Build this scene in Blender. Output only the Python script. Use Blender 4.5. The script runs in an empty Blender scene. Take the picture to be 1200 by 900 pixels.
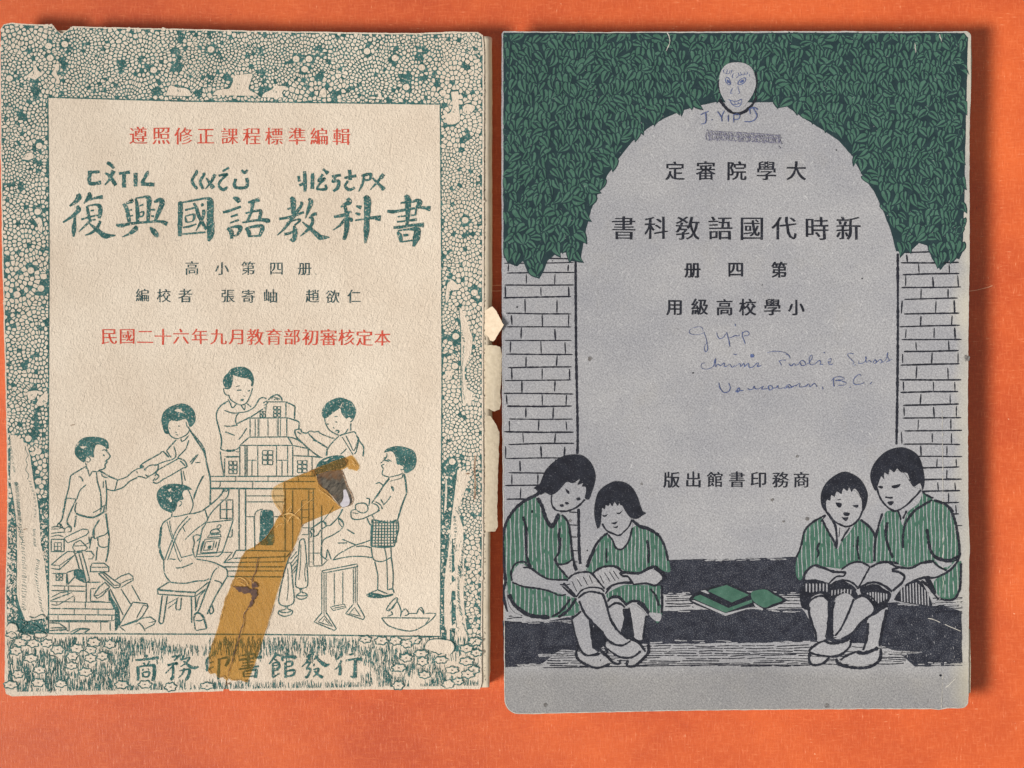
import bpy, bmesh, math, random
from mathutils import Vector, noise
from mathutils.geometry import tessellate_polygon, delaunay_2d_cdt

# ------------------------------------------------------------------ scene, camera, world, lights
scene = bpy.context.scene
COL = scene.collection
S = 0.000236            # metres per unit of the measured layout (about a quarter of a millimetre)
T = 0.0086              # height of the books' covers above the table
CAMH = 0.62

cam_d = bpy.data.cameras.new("camera")
cam = bpy.data.objects.new("camera", cam_d)
COL.objects.link(cam)
cam.location = (0, 0, CAMH)
cam_d.sensor_width = 36.0
cam_d.lens = 36.0 * (CAMH - T) / (1200 * S)
cam_d.clip_start = 0.01
cam_d.clip_end = 50
scene.camera = cam

world = bpy.data.worlds.new("World")
scene.world = world
world.use_nodes = True
world.node_tree.nodes["Background"].inputs[0].default_value = (0.93, 0.96, 1.0, 1)
world.node_tree.nodes["Background"].inputs[1].default_value = 0.335

def area_lamp(name, loc, target, size, power, color, spread=180):
    d = bpy.data.lights.new(name, 'AREA')
    d.shape = 'RECTANGLE'; d.size, d.size_y = size
    d.energy = power; d.color = color; d.spread = math.radians(spread)
    o = bpy.data.objects.new(name, d); COL.objects.link(o)
    o.location = loc
    o.rotation_euler = (Vector(target) - Vector(loc)).to_track_quat('-Z', 'Y').to_euler()
    return o
area_lamp("window_light", (-1.30, -0.62, 1.75), (0.53, 0.12, 0), (1.0, 1.0), 6.2, (1.0, 0.97, 0.93), 30)

vs = scene.view_settings
vs.view_transform = 'Standard'; vs.look = 'None'; vs.exposure = 0.0; vs.gamma = 1.0
vs.use_curve_mapping = False

# ------------------------------------------------------------------ helpers
rnd = random.Random(7)
def srgb(r, g, b):
    f = lambda c: c / 12.92 if c <= 0.04045 else ((c + 0.055) / 1.055) ** 2.4
    return (f(r / 255), f(g / 255), f(b / 255), 1)

class Nodes:
    def __init__(self, name):
        self.m = bpy.data.materials.new(name); self.m.use_nodes = True
        self.t = self.m.node_tree
        self.bsdf = self.t.nodes["Principled BSDF"]
        self.out = self.t.nodes["Material Output"]
        self.tc = self.t.nodes.new("ShaderNodeTexCoord")
    def n(self, kind, **kw):
        nd = self.t.nodes.new(kind)
        for k, v in kw.items(): setattr(nd, k, v)
        return nd
    def link(self, a, b): self.t.links.new(a, b)
    def coords(self, sx=1.0, sy=1.0, rot=0.0, off=(0, 0, 0)):
        # object coordinates in layout units (so a scale of 0.1 is a ten-unit feature); flat in z
        mp = self.n("ShaderNodeMapping", vector_type='POINT')
        mp.inputs["Scale"].default_value = (sx / S, sy / S, 0)
        mp.inputs["Location"].default_value = off
        if rot:
            m0 = self.n("ShaderNodeMapping", vector_type='POINT')
            m0.inputs["Rotation"].default_value = (0, 0, rot)
            self.link(self.tc.outputs["Object"], m0.inputs[0]); self.link(m0.outputs[0], mp.inputs[0])
        else:
            self.link(self.tc.outputs["Object"], mp.inputs[0])
        return mp.outputs[0]
    def noise(self, vec, scale=1.0, detail=2.0, rough=0.5, dist=0.0):
        nz = self.n("ShaderNodeTexNoise")
        nz.inputs["Scale"].default_value = scale; nz.inputs["Detail"].default_value = detail
        nz.inputs["Roughness"].default_value = rough; nz.inputs["Distortion"].default_value = dist
        self.link(vec, nz.inputs["Vector"])
        return nz.outputs[0]
    def ramp(self, fac, lo, hi, a=0.0, b=1.0):
        mr = self.n("ShaderNodeMapRange"); mr.clamp = True
        self.link(fac, mr.inputs[0])
        for i, v in enumerate((lo, hi, a, b)): mr.inputs[i + 1].default_value = v
        return mr.outputs[0]
    def mix(self, fac, a, b, blend='MIX'):
        mx = self.n("ShaderNodeMix", data_type='RGBA', blend_type=blend)
        if isinstance(fac, (int, float)): mx.inputs[0].default_value = fac
        else: self.link(fac, mx.inputs[0])
        for v, sock in ((a, mx.inputs[6]), (b, mx.inputs[7])):
            if isinstance(v, tuple): sock.default_value = v
            else: self.link(v, sock)
        return mx.outputs[2]
    def math(self, op, a, b):
        m = self.n("ShaderNodeMath", operation=op)
        for v, sock in ((a, m.inputs[0]), (b, m.inputs[1])):
            if isinstance(v, (int, float)): sock.default_value = v
            else: self.link(v, sock)
        return m.outputs[0]
    def bump(self, h, dist, strength=1.0, normal=None):
        b = self.n("ShaderNodeBump"); b.inputs["Distance"].default_value = dist
        b.inputs["Strength"].default_value = strength
        self.link(h, b.inputs["Height"])
        if normal is not None: self.link(normal, b.inputs["Normal"])
        return b.outputs[0]

# --- cream felt-like cover paper of the first book, and its inks
def cream_paper(N):
    big = N.noise(N.coords(0.011, 0.009), 1, 3, 0.55)
    c = N.mix(N.ramp(big, 0.35, 0.68), srgb(222, 204, 182), srgb(233, 217, 196))
    fib = N.noise(N.coords(0.32, 0.16, 0.5), 1, 3, 0.6, 1.2)
    c = N.mix(N.ramp(fib, 0.3, 0.72), N.mix(1.0, c, (0.90, 0.895, 0.89, 1), 'MULTIPLY'), c)
    fine = N.noise(N.coords(0.55, 0.55), 1, 2, 0.6)
    c = N.mix(N.ramp(fine, 0.3, 0.75), N.mix(1.0, c, (0.90, 0.90, 0.905, 1), 'MULTIPLY'), c)
    fl = N.noise(N.coords(0.05, 0.16, 0.9, (31, 5, 0)), 1, 2, 0.5, 2.0)
    c = N.mix(N.ramp(fl, 0.74, 0.80, 0, 0.55), c, srgb(150, 125, 100))
    h = N.math('ADD', fib, N.math('MULTIPLY', fine, 0.5))
    nrm = N.bump(h, 0.00034)
    return c, nrm

def grey_paper(N):
    big = N.noise(N.coords(0.008, 0.010, 0, (3, 9, 0)), 1, 3, 0.6)
    c = N.mix(N.ramp(big, 0.34, 0.66), srgb(165, 164, 166), srgb(180, 178, 177))
    blot = N.noise(N.coords(0.022, 0.018, 0, (15, 2, 0)), 1, 4, 0.65)
    c = N.mix(N.ramp(blot, 0.56, 0.74, 0, 0.18), c, srgb(176, 170, 158))
    c = N.mix(N.ramp(blot, 0.40, 0.26, 0, 0.10), c, srgb(136, 136, 138))
    fine = N.noise(N.coords(0.55, 0.55, 0.6), 1, 4, 0.85)
    c = N.mix(N.ramp(fine, 0.40, 0.60), N.mix(1.0, c, (0.57, 0.57, 0.59, 1), 'MULTIPLY'), c)
    wn = N.n("ShaderNodeTexWhiteNoise", noise_dimensions='2D')
    sn = N.n("ShaderNodeVectorMath", operation='FLOOR'); N.link(N.coords(0.6, 0.6, 0.35), sn.inputs[0]); N.link(sn.outputs[0], wn.inputs["Vector"])
    c = N.mix(N.ramp(wn.outputs[0], 0.0, 1.0, 0.35, 0), c, N.mix(1.0, c, (0.72, 0.72, 0.74, 1), 'MULTIPLY'))
    fib = N.noise(N.coords(0.5, 0.10, -0.7, (7, 1, 0)), 1, 3, 0.6, 0.6)
    fib2 = N.noise(N.coords(0.5, 0.10, 0.5, (70, 1, 0)), 1, 3, 0.6, 0.6)
    c = N.mix(N.ramp(N.math('MAXIMUM', fib, fib2), 0.64, 0.74, 0, 0.5), c, srgb(208, 206, 203))
    c = N.mix(N.ramp(N.math('MINIMUM', fib, fib2), 0.36, 0.27, 0, 0.5), c, srgb(104, 102, 104))
    # yellowed margin along the bound edge and foot
    sx = N.n("ShaderNodeSeparateXYZ"); N.link(N.coords(1, 1), sx.inputs[0])
    yel = N.ramp(N.math('ADD', sx.outputs[0], N.math('MULTIPLY', big, 40)), 272, 300, 0, 0.65)
    c = N.mix(yel, c, srgb(205, 196, 172))
    foot = N.ramp(N.math('ADD', sx.outputs[1], N.math('MULTIPLY', big, 30)), -318, -345, 0, 0.7)
    c = N.mix(foot, c, N.mix(1.0, c, (0.74, 0.72, 0.67, 1), 'MULTIPLY'))
    nrm = N.bump(N.math('ADD', fine, fib), 0.00003)
    return c, nrm

def finish(N, col, nrm, rough=0.85, spec=0.25):
    N.link(col, N.bsdf.inputs["Base Color"]); N.link(nrm, N.bsdf.inputs["Normal"])
    N.bsdf.inputs["Roughness"].default_value = rough
    N.bsdf.inputs["Specular IOR Level"].default_value = spec
    return N.m

def paper_mat(name, fn, tint=None):
    N = Nodes(name); c, nrm = fn(N)
    if tint: c = N.mix(1.0, c, tint, 'MULTIPLY')
    return finish(N, c, nrm)

def ink_mat(name, fn, ink, thin, lo=0.56, hi=0.66, sc=0.45, vary=0.75, wear=1.0):
    """printed ink on paper: uneven coverage, worn through in specks"""
    N = Nodes(name); c, nrm = fn(N)
    v = N.noise(N.coords(0.09, 0.09, 0, (2, 4, 0)), 1, 3, 0.6)
    inkc = N.mix(N.ramp(v, 0.35, 0.65), ink, thin)
    sp = N.noise(N.coords(sc, sc, 0.3, (11, 3, 0)), 1, 4, 0.7)
    cov = N.ramp(N.math('ADD', sp, N.math('MULTIPLY', v, 0.12)), lo + .06, hi + .06, 0, wear)
    return finish(N, N.mix(cov, inkc, c), nrm, 0.8, 0.25)

def plain_mat(name, a, b, sc=0.1, rough=0.8, bumpd=0.00004, stretch=(1, 1)):
    N = Nodes(name)
    f = N.noise(N.coords(sc * stretch[0], sc * stretch[1]), 1, 4, 0.6)
    return finish(N, N.mix(N.ramp(f, 0.3, 0.7), a, b), N.bump(f, bumpd), rough, 0.3)

M = {}
M['cream'] = paper_mat("cream_cover_paper", cream_paper)
M['creamlight'] = paper_mat("cream_paper_worn", cream_paper, (1.0, 1.0, 1.0, 1))
M['teal'] = ink_mat("teal_ink", cream_paper, srgb(44, 84, 81), srgb(66, 109, 105))
M['tealdark'] = ink_mat("dark_teal_ink", cream_paper, srgb(38, 64, 66), srgb(54, 84, 84))
M['red'] = ink_mat("vermilion_ink", cream_paper, srgb(198, 66, 46), srgb(206, 90, 70), 0.60, 0.70)
M['grey'] = paper_mat("grey_cover_paper", grey_paper)
M['navy'] = ink_mat("blue_black_ink", grey_paper, srgb(25, 26, 34), srgb(35, 37, 46), 0.58, 0.74, 0.6, wear=0.6)
M['navysolid'] = ink_mat("blue_black_solid_ink", grey_paper, srgb(27, 29, 40), srgb(40, 43, 54), 0.53, 0.68, 0.8, wear=0.55)
M['ivy'] = ink_mat("green_ink", grey_paper, srgb(56, 90, 75), srgb(70, 105, 89), 0.58, 0.78, 0.5, wear=0.45)
M['ivydark'] = ink_mat("dark_green_ink", grey_paper, srgb(28, 46, 50), srgb(36, 56, 58), 0.62, 0.8, 0.45, wear=0.35)
M['pen'] = ink_mat("blue_pen_ink", grey_paper, srgb(54, 66, 110), srgb(84, 98, 138), 0.54, 0.72, 0.6, wear=0.7)
M['pencil'] = ink_mat("violet_pencil", grey_paper, srgb(84, 82, 106), srgb(104, 102, 122), 0.44, 0.60, 0.5)
M['stain'] = ink_mat("stain", grey_paper, srgb(88, 84, 82), srgb(112, 108, 104), 0.48, 0.68, 0.4)
M['soil'] = ink_mat("brown_stain", cream_paper, srgb(120, 92, 70), srgb(150, 122, 96), 0.5, 0.68, 0.5)
M['pages'] = plain_mat("page_edges", srgb(196, 182, 156), srgb(214, 200, 174), 0.35, 0.9, 0.0001, (1, 1))
M['spine'] = plain_mat("spine_paper", srgb(206, 190, 164), srgb(224, 208, 184), 0.16, 0.9, 0.0001, (1, 0.4))
M['flap'] = plain_mat("torn_paper", srgb(196, 180, 154), srgb(216, 200, 174), 0.2, 0.9, 0.00012)
M['flapfold'] = plain_mat("torn_paper_inside", srgb(200, 180, 154), srgb(218, 198, 172), 0.22, 0.9, 0.0001)
M['rim'] = plain_mat("worn_rim", srgb(172, 167, 158), srgb(196, 190, 178), 0.3, 0.9, 0.00005)
M['thread'] = plain_mat("perforation", srgb(92, 86, 74), srgb(120, 110, 94), 0.3)

def table_mat():
    N = Nodes("orange_book_cloth")
    v = N.coords(1, 1)
    warp = N.noise(N.coords(0.46, 0.075), 1, 3, 0.75)
    weft = N.noise(N.coords(0.075, 0.46, 0, (5, 2, 0)), 1, 3, 0.75)
    big = N.noise(N.coords(0.004, 0.005), 1, 5, 0.65)
    c = N.mix(N.ramp(big, 0.36, 0.64), srgb(188, 76, 32), srgb(214, 97, 42))
    th = N.math('MAXIMUM', warp, weft)
    c = N.mix(N.ramp(th, 0.52, 0.72, 0, 0.42), c, srgb(238, 134, 84))
    lo = N.math('MINIMUM', warp, weft)
    c = N.mix(N.ramp(lo, 0.30, 0.44, 0.27, 0), c, srgb(172, 60, 26))
    patch = N.noise(N.coords(0.012, 0.012, 0, (9, 9, 0)), 1, 3, 0.6)
    rub = N.math('MULTIPLY', N.ramp(th, 0.67, 0.75), N.ramp(patch, 0.40, 0.58))
    c = N.mix(N.math('MULTIPLY', rub, 0.75), c, srgb(246, 190, 150))
    spk = N.noise(N.coords(0.16, 0.16, 0, (40, 2, 0)), 1, 1, 0.5)
    c = N.mix(N.ramp(spk, 0.80, 0.83, 0, 0.5), c, srgb(250, 190, 150))
    c = N.mix(N.ramp(spk, 0.20, 0.17, 0, 0.6), c, srgb(110, 36, 20))
    nrm = N.bump(th, 0.00009)
    return finish(N, c, nrm, 0.46, 0.5)
M['table'] = table_mat()

M['taperim'] = plain_mat("tape_rim", srgb(132, 92, 46), srgb(168, 124, 68), 0.3)
M['crack'] = plain_mat("tape_crack", srgb(70, 54, 56), srgb(112, 84, 66), 0.3)
M['wrinklehi'] = plain_mat("tape_wrinkle_highlight", srgb(196, 152, 88), srgb(214, 174, 112), 0.3, 0.4)  # highlights of the crumpled tape, put into the colour
M['lav'] = plain_mat("bare_under_paper", srgb(176, 170, 176), srgb(204, 198, 200), 0.3)
M['scratch'] = plain_mat("scratch", srgb(226, 150, 110), srgb(236, 176, 140), 0.3)
def tape_mat(name, a, b, alpha, tint=(0.935, 0.835, 0.62, 1)):
    N = Nodes(name)
    f = N.noise(N.coords(0.05, 0.07), 1, 4, 0.7)
    g = N.noise(N.coords(0.3, 0.3), 1, 3, 0.6)
    c = N.mix(N.ramp(f, 0.3, 0.7), a, b)
    c = N.mix(N.ramp(g, 0.35, 0.7, 0.3, 0), c, srgb(146, 98, 46))
    wr = N.noise(N.coords(0.16, 0.03, -0.35, (2, 6, 0)), 1, 4, 0.7, 1.0)
    c = N.mix(N.ramp(wr, 0.60, 0.70, 0, 0.6), c, srgb(232, 204, 150))
    c = N.mix(N.ramp(wr, 0.40, 0.30, 0, 0.5), c, srgb(120, 84, 48))
    N.link(c, N.bsdf.inputs["Base Color"])
    N.bsdf.inputs["Roughness"].default_value = 0.36
    N.link(N.bump(N.math('ADD', N.math('ADD', g, f), N.math('MULTIPLY', wr, 2.0)), 0.0002), N.bsdf.inputs["Normal"])
    tr = N.n("ShaderNodeBsdfTransparent"); tr.inputs[0].default_value = tint
    mx = N.n("ShaderNodeMixShader"); mx.inputs[0].default_value = alpha
    N.link(tr.outputs[0], mx.inputs[1]); N.link(N.bsdf.outputs[0], mx.inputs[2])
    N.link(mx.outputs[0], N.out.inputs[0])
    return N.m
M['tape'] = tape_mat("aged_tape", srgb(176, 134, 82), srgb(208, 170, 114), 0.11)
M['tapelight'] = tape_mat("aged_tape_single", srgb(206, 158, 92), srgb(226, 190, 130), 0.08, (0.975, 0.93, 0.83, 1))
def torn_mat():
    N = Nodes("torn_patch")
    f = N.noise(N.coords(0.35, 0.12, 0.7), 1, 4, 0.7, 0.6)
    c = N.mix(N.ramp(f, 0.32, 0.66), srgb(40, 39, 36), srgb(108, 99, 86))
    g = N.noise(N.coords(0.06, 0.05, 0, (3, 8, 0)), 1, 2)
    c = N.mix(N.ramp(g, 0.5, 0.62, 0, 0.6), c, srgb(120, 84, 52))
    return finish(N, c, N.bump(f, 0.0001), 0.85, 0.3)
M['torn'] = torn_mat()

def thing(name, label, cat, loc, group=None):
    o = bpy.data.objects.new(name, None); COL.objects.link(o)
    o.location = loc; o.empty_display_size = 0.02
    o["label"] = label; o["category"] = cat
    if group: o["group"] = group
    return o

def obj(name, me, mats, parent=None, smooth=False):
    for m in mats: me.materials.append(m)
    o = bpy.data.objects.new(name, me); COL.objects.link(o)
    o.parent = parent
    if smooth:
        for p in me.polygons: p.use_smooth = True
    return o

# ------------------------------------------------------------------ flat artwork: strokes and fills laid on a cover
def catmull(pts, closed=False, step=1.3):
    n = len(pts)
    if n < 3 and not closed:
        pts = [pts[0], tuple((a + b) / 2 for a, b in zip(pts[0], pts[-1])), pts[-1]]; n = 3
    out = []
    rng = range(n) if closed else range(n - 1)
    for i in rng:
        if closed:
            p0, p1, p2, p3 = pts[(i - 1) % n], pts[i], pts[(i + 1) % n], pts[(i + 2) % n]
        else:
            p0, p1, p2, p3 = pts[max(i - 1, 0)], pts[i], pts[i + 1], pts[min(i + 2, n - 1)]
        L = math.hypot(p2[0] - p1[0], p2[1] - p1[1])
        k = max(1, int(L / step))
        for j in range(k):
            t = j / k
            out.append(tuple(0.5 * (2 * b + (c - a) * t + (2 * a - 5 * b + 4 * c - d) * t * t + (3 * b - a - 3 * c + d) * t ** 3)
                             for a, b, c, d in zip(p0, p1, p2, p3)))
    if not closed: out.append(pts[-1])
    return out

def resample(pts, step=3.0):
    out = []
    for a, b in zip(pts, pts[1:]):
        L = math.hypot(b[0] - a[0], b[1] - a[1]); k = max(1, int(L / step))
        for j in range(k):
            t = j / k; out.append(tuple(x + (y - x) * t for x, y in zip(a, b)))
    out.append(pts[-1]); return out

def inside(p, poly):
    x, y = p[0], p[1]; c = False; j = len(poly) - 1
    for i in range(len(poly)):
        xi, yi = poly[i][0], poly[i][1]; xj, yj = poly[j][0], poly[j][1]
        if (yi > y) != (yj > y) and x < (xj - xi) * (y - yi) / (yj - yi) + xi: c = not c
        j = i
    return c

class Art:
    """One printed part: collects ribbons and fills in layout units on a cover, each a hair above the last."""
    STEP = 1.5e-6
    def __init__(self, book, base=2e-5, cyc=0):
        self.bk = book; self.base = base; self.v = []; self.f = []; self.mi = []; self.mats = []
        self.lev = 0; self.cyc = cyc; self.wob = 0.16; self.jit = 0.12; self.heavy = 1.0
    def mat(self, key):
        if key not in self.mats: self.mats.append(key)
        return self.mats.index(key)
    def z(self):
        self.lev += 1
        l = self.lev % self.cyc if self.cyc else self.lev
        return self.base + l * self.STEP
    def ribbon(self, pts, w, key, taper=True, z=None):
        """pts: (x, y) or (x, y, w)"""
        z = self.z() if z is None else z
        mi = self.mat(key); n = len(pts); seed = rnd.random() * 100
        prev = None; base = len(self.v)
        for i, p in enumerate(pts):
            a = pts[max(i - 1, 0)]; b = pts[min(i + 1, n - 1)]
            dx, dy = b[0] - a[0], b[1] - a[1]; L = math.hypot(dx, dy)
            if L < 1e-6: dx, dy, L = (prev or (1.0, 0.0)) + (1.0,)
            dx /= L; dy /= L; prev = (dx, dy)
            ww = p[2] if len(p) > 2 else w
            q = Vector((p[0] * 0.35 + seed, p[1] * 0.35, seed))
            ww *= 1 + self.wob * 2 * noise.noise(q)
            jx = self.jit * noise.noise(q * 0.7 + Vector((9, 0, 0))); jy = self.jit * noise.noise(q * 0.7 + Vector((0, 9, 0)))
            if taper and (i == 0 or i == n - 1): ww *= 0.55
            self.v.append((p[0] + jx - dy * ww / 2, p[1] + jy + dx * ww / 2, z))
            self.v.append((p[0] + jx + dy * ww / 2, p[1] + jy - dx * ww / 2, z))
            if i:
                k = base + 2 * i
                self.f.append((k - 2, k - 1, k + 1, k)); self.mi.append(mi)
    def stroke(self, pts, w, key, smooth=True):
        self.ribbon(catmull(pts) if smooth else resample(pts), w, key)
    def poly(self, loops, key, grid=9.0, z=None):
        z = self.z() if z is None else z
        mi = self.mat(key)
        vl = [[Vector((p[0], p[1], 0)) for p in lp] for lp in loops]
        tris = tessellate_polygon(vl)
        flat = [p for lp in loops for p in lp]
        xs = [p[0] for p in flat]; ys = [p[1] for p in flat]
        if max(max(xs) - min(xs), max(ys) - min(ys)) < 14:
            b = len(self.v)
            self.v += [(p[0], p[1], z) for p in flat]
            for t in tris: self.f.append(tuple(b + i for i in t)); self.mi.append(mi)
            return
        bm = bmesh.new(); vv = [bm.verts.new((p[0], p[1], 0)) for p in flat]
        for t in tris:
            try: bm.faces.new([vv[i] for i in t])
            except ValueError: pass
        for ax, lo, hi in ((0, min(xs), max(xs)), (1, min(ys), max(ys))):
            c = math.ceil(lo / grid) * grid
            while c < hi:
                co = (c, 0, 0) if ax == 0 else (0, c, 0); no = (1, 0, 0) if ax == 0 else (0, 1, 0)
                bmesh.ops.bisect_plane(bm, geom=bm.verts[:] + bm.edges[:] + bm.faces[:], plane_co=co, plane_no=no, dist=1e-5)
                c += grid
        bm.verts.index_update(); b = len(self.v)
        self.v += [(q.co.x, q.co.y, z) for q in bm.verts]
        for fc in bm.faces: self.f.append(tuple(b + q.index for q in fc.verts)); self.mi.append(mi)
        bm.free()
    def fill(self, pts, key, smooth=True):
        self.poly([catmull(pts, True, 1.6) if smooth else pts], key)
    def stripes(self, poly, dx, w, key, lean=0.0, x0=None):
        xs = [p[0] for p in poly]; ys = [p[1] for p in poly]
        x = min(xs) + dx * 0.5
        while x < max(xs) + abs(lean) * 60:
            run = []; y = min(ys) + 1.2; ph = rnd.random() * 9
            while y < max(ys):
                p = (x + lean * (y - ys[0]) + 0.5 * math.sin(y * 0.12 + ph), y)
                if inside(p, poly) and rnd.random() > 0.02: run.append(p)
                else:
                    if len(run) > 2: self.ribbon(run, w * rnd.uniform(.7, 1.15), key)
                    run = []
                y += 2.0
            if len(run) > 2: self.ribbon(run, w, key)
            x += dx * rnd.uniform(.9, 1.1)
    def draw(self, origin, data, ink, paper='cream', green='ivy'):
        """data lines (coordinates in an enlarged panel): '<w> x y ...' smooth stroke, '<w>l' straight stroke,
        'b x y w ...' brush stroke, f/fl ink fill, p/pl paper fill, g/gl green fill"""
        ox, oy, k = origin
        for ln in data.replace(';', '\n').split('\n'):
            tk = ln.split()
            if not tk: continue
            h = tk[0]; nums = [float(q) for q in tk[1:]]
            if h == 'b':
                pts = [(ox + nums[i] / k, oy + nums[i + 1] / k, nums[i + 2] / k * self.heavy) for i in range(0, len(nums), 3)]
                self.ribbon(catmull(pts, step=0.8), 1, ink, taper=False); continue
            pts = [(ox + nums[i] / k, oy + nums[i + 1] / k) for i in range(0, len(nums) - 1, 2)]
            if h[0] in 'fpg':
                self.fill(pts, {'f': ink, 'p': paper, 'g': green}[h[0]], 'l' not in h)
            else:
                sm = not h.endswith('l'); w = float(h.rstrip('l')) / k * self.heavy
                self.stroke(pts, w, ink, sm)
    def build(self, name, parent, label=None):
        bk = self.bk
        me = bpy.data.meshes.new(name)
        lo, hi = bk.ulim
        me.from_pydata([bk.to3(min(max(x, lo), hi), y, z) for x, y, z in self.v], [], self.f)
        me.polygons.foreach_set("material_index", self.mi)
        # all faces look up
        bm = bmesh.new(); bm.from_mesh(me)
        for fc in bm.faces:
            fc.normal_update()
            if fc.normal.z < 0: fc.normal_flip()
        bm.to_mesh(me); bm.free()
        o = obj(name, me, [M[k] for k in self.mats], parent)
        if label: o["label"] = label
        return o

# ------------------------------------------------------------------ book bodies
class Book:
    def __init__(self, name, u0, v0, hfn, label, group, ulim=(-99, 9999)):
        self.u0, self.v0, self.h = u0, v0, hfn
        self.ulim = ulim
        self.root = thing(name, label, "book", ((u0 - 600) * S, (450 - v0) * S, 0), group)
    def to3(self, x, y, dz):
        return ((x - self.u0) * S, (self.v0 - y) * S, self.h(x, y) + dz)
    def sheet(self, name, outline, thick, mats, grid=6.0, hfn=None, parent=None, dz=0.0, rim=1):
        """a sheet of paper with thickness: top follows hfn, edge faces take mats[rim]"""
        hfn = hfn or self.h
        bm = bmesh.new()
        vs_ = [bm.verts.new((p[0], p[1], 0)) for p in outline]
        for t in tessellate_polygon([[Vector((p[0], p[1], 0)) for p in outline]]):
            try: bm.faces.new([vs_[i] for i in t])
            except ValueError: pass
        xs = [p[0] for p in outline]; ys = [p[1] for p in outline]
        for ax, lo, hi in ((0, min(xs), max(xs)), (1, min(ys), max(ys))):
            c = math.ceil(lo / grid) * grid
            while c < hi:
                co = (c, 0, 0) if ax == 0 else (0, c, 0); no = (1, 0, 0) if ax == 0 else (0, 1, 0)
                bmesh.ops.bisect_plane(bm, geom=bm.verts[:] + bm.edges[:] + bm.faces[:], plane_co=co, plane_no=no, dist=1e-5)
                c += grid
        bm.verts.index_update()
        V = []; n = len(bm.verts)
        for q in bm.verts: V.append(((q.co.x - self.u0) * S, (self.v0 - q.co.y) * S, hfn(q.co.x, q.co.y) + dz))
        for q in bm.verts: V.append(((q.co.x - self.u0) * S, (self.v0 - q.co.y) * S, hfn(q.co.x, q.co.y) + dz - thick))
        F = []; MI = []
        for fc in bm.faces:
            ids = [q.index for q in fc.verts]
            F.append(ids); MI.append(0); F.append([i + n for i in reversed(ids)]); MI.append(0)
        for e in bm.edges:
            if len(e.link_faces) == 1:
                a, b = e.verts[0].index, e.verts[1].index
                F.append([a, b, b + n, a + n]); MI.append(min(rim, len(mats) - 1))
        bm.free()
        me = bpy.data.meshes.new(name); me.from_pydata(V, [], F)
        me.polygons.foreach_set("material_index", MI)
        bm = bmesh.new(); bm.from_mesh(me); bmesh.ops.recalc_face_normals(bm, faces=bm.faces[:]); bm.to_mesh(me); bm.free()
        return obj(name, me, [M[k] for k in mats], parent or self.root)
    def page_block(self, outline, z0, z1, n, spread, mats, name="page_block"):
        """the leaves: a stack of slightly uneven slabs with ragged edges"""
        V = []; F = []
        k = len(outline)
        for s in range(n):
            a = z0 + (z1 - z0) * s / n; b = z0 + (z1 - z0) * (s + 0.93) / n
            ox, oy = rnd.uniform(-spread, spread), rnd.uniform(-spread, spread)
            base = len(V)
            pts = [(p[0] + ox + 0.25 * rnd.uniform(-1, 1), p[1] + oy + 0.25 * rnd.uniform(-1, 1)) for p in outline]
            for z in (a, b):
                for p in pts: V.append(((p[0] - self.u0) * S, (self.v0 - p[1]) * S, z))
            F.append([base + i for i in reversed(range(k))]); F.append([base + k + i for i in range(k)])
            for i in range(k):
                j = (i + 1) % k; F.append([base + i, base + j, base + k + j, base + k + i])
        me = bpy.data.meshes.new(name); me.from_pydata(V, [], F)
        bm = bmesh.new(); bm.from_mesh(me); bmesh.ops.recalc_face_normals(bm, faces=bm.faces[:]); bm.to_mesh(me); bm.free()
        return obj(name, me, [M[m] for m in mats], self.root)

def rough_line(pts, amp=0.35, step=4.0):
    """an edge with small wear: points of a closed outline, resampled with a little noise"""
    pts = resample(pts + [pts[0]], step)[:-1]
    out = []
    for i, p in enumerate(pts):
        q = Vector((p[0] * 0.09, p[1] * 0.09, 4.2)); q2 = Vector((p[0] * .35, p[1] * .35, 1.7))
        out.append((p[0] + amp * (noise.noise(q) + .6 * noise.noise(q2)), p[1] + amp * (noise.noise(q + Vector((7, 7, 0))) + .6 * noise.noise(q2 + Vector((3, 9, 0))))))
    return out
def arc(cx, cy, r, a0, a1, n=6):
    return [(cx + r * math.cos(math.radians(a0 + (a1 - a0) * i / n)), cy + r * math.sin(math.radians(a0 + (a1 - a0) * i / n))) for i in range(n + 1)]

# ---- type: the glyph outlines of the built-in font, thinned across or thickened like old metal type
_glyph = {}
def glyph(ch):
    if ch in _glyph: return _glyph[ch]
    c = bpy.data.curves.new("type", 'FONT'); c.body = ch; c.resolution_u = 3
    o = bpy.data.objects.new("type", c); COL.objects.link(o)
    bpy.context.view_layer.update()
    me = bpy.data.meshes.new_from_object(o.evaluated_get(bpy.context.evaluated_depsgraph_get()))
    V = [(v.co.x, v.co.y) for v in me.vertices]; F = [tuple(p.vertices) for p in me.polygons]
    cnt = {}
    for f in F:
        for i in range(len(f)):
            a, b = f[i], f[(i + 1) % len(f)]
            cnt.setdefault((min(a, b), max(a, b)), []).append((a, b, f))
    nor = {}
    for k, L in cnt.items():
        if len(L) != 1: continue
        a, b, f = L[0]
        dx, dy = V[b][0] - V[a][0], V[b][1] - V[a][1]; n = math.hypot(dx, dy) or 1
        nx, ny = dy / n, -dx / n
        cx = sum(V[i][0] for i in f) / len(f) - V[a][0]; cy = sum(V[i][1] for i in f) / len(f) - V[a][1]
        if nx * cx + ny * cy > 0: nx, ny = -nx, -ny
        for i in (a, b):
            p = nor.get(i, (0, 0)); nor[i] = (p[0] + nx, p[1] + ny)
    for i, (x, y) in nor.items():
        n = math.hypot(x, y) or 1; nor[i] = (x / n, y / n)
    xs = [p[0] for p in V]; ys = [p[1] for p in V]
    bpy.data.objects.remove(o); bpy.data.meshes.remove(me); bpy.data.curves.remove(c)
    _glyph[ch] = (V, F, nor, max(xs) + 0.04, 0.38)
    return _glyph[ch]

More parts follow.
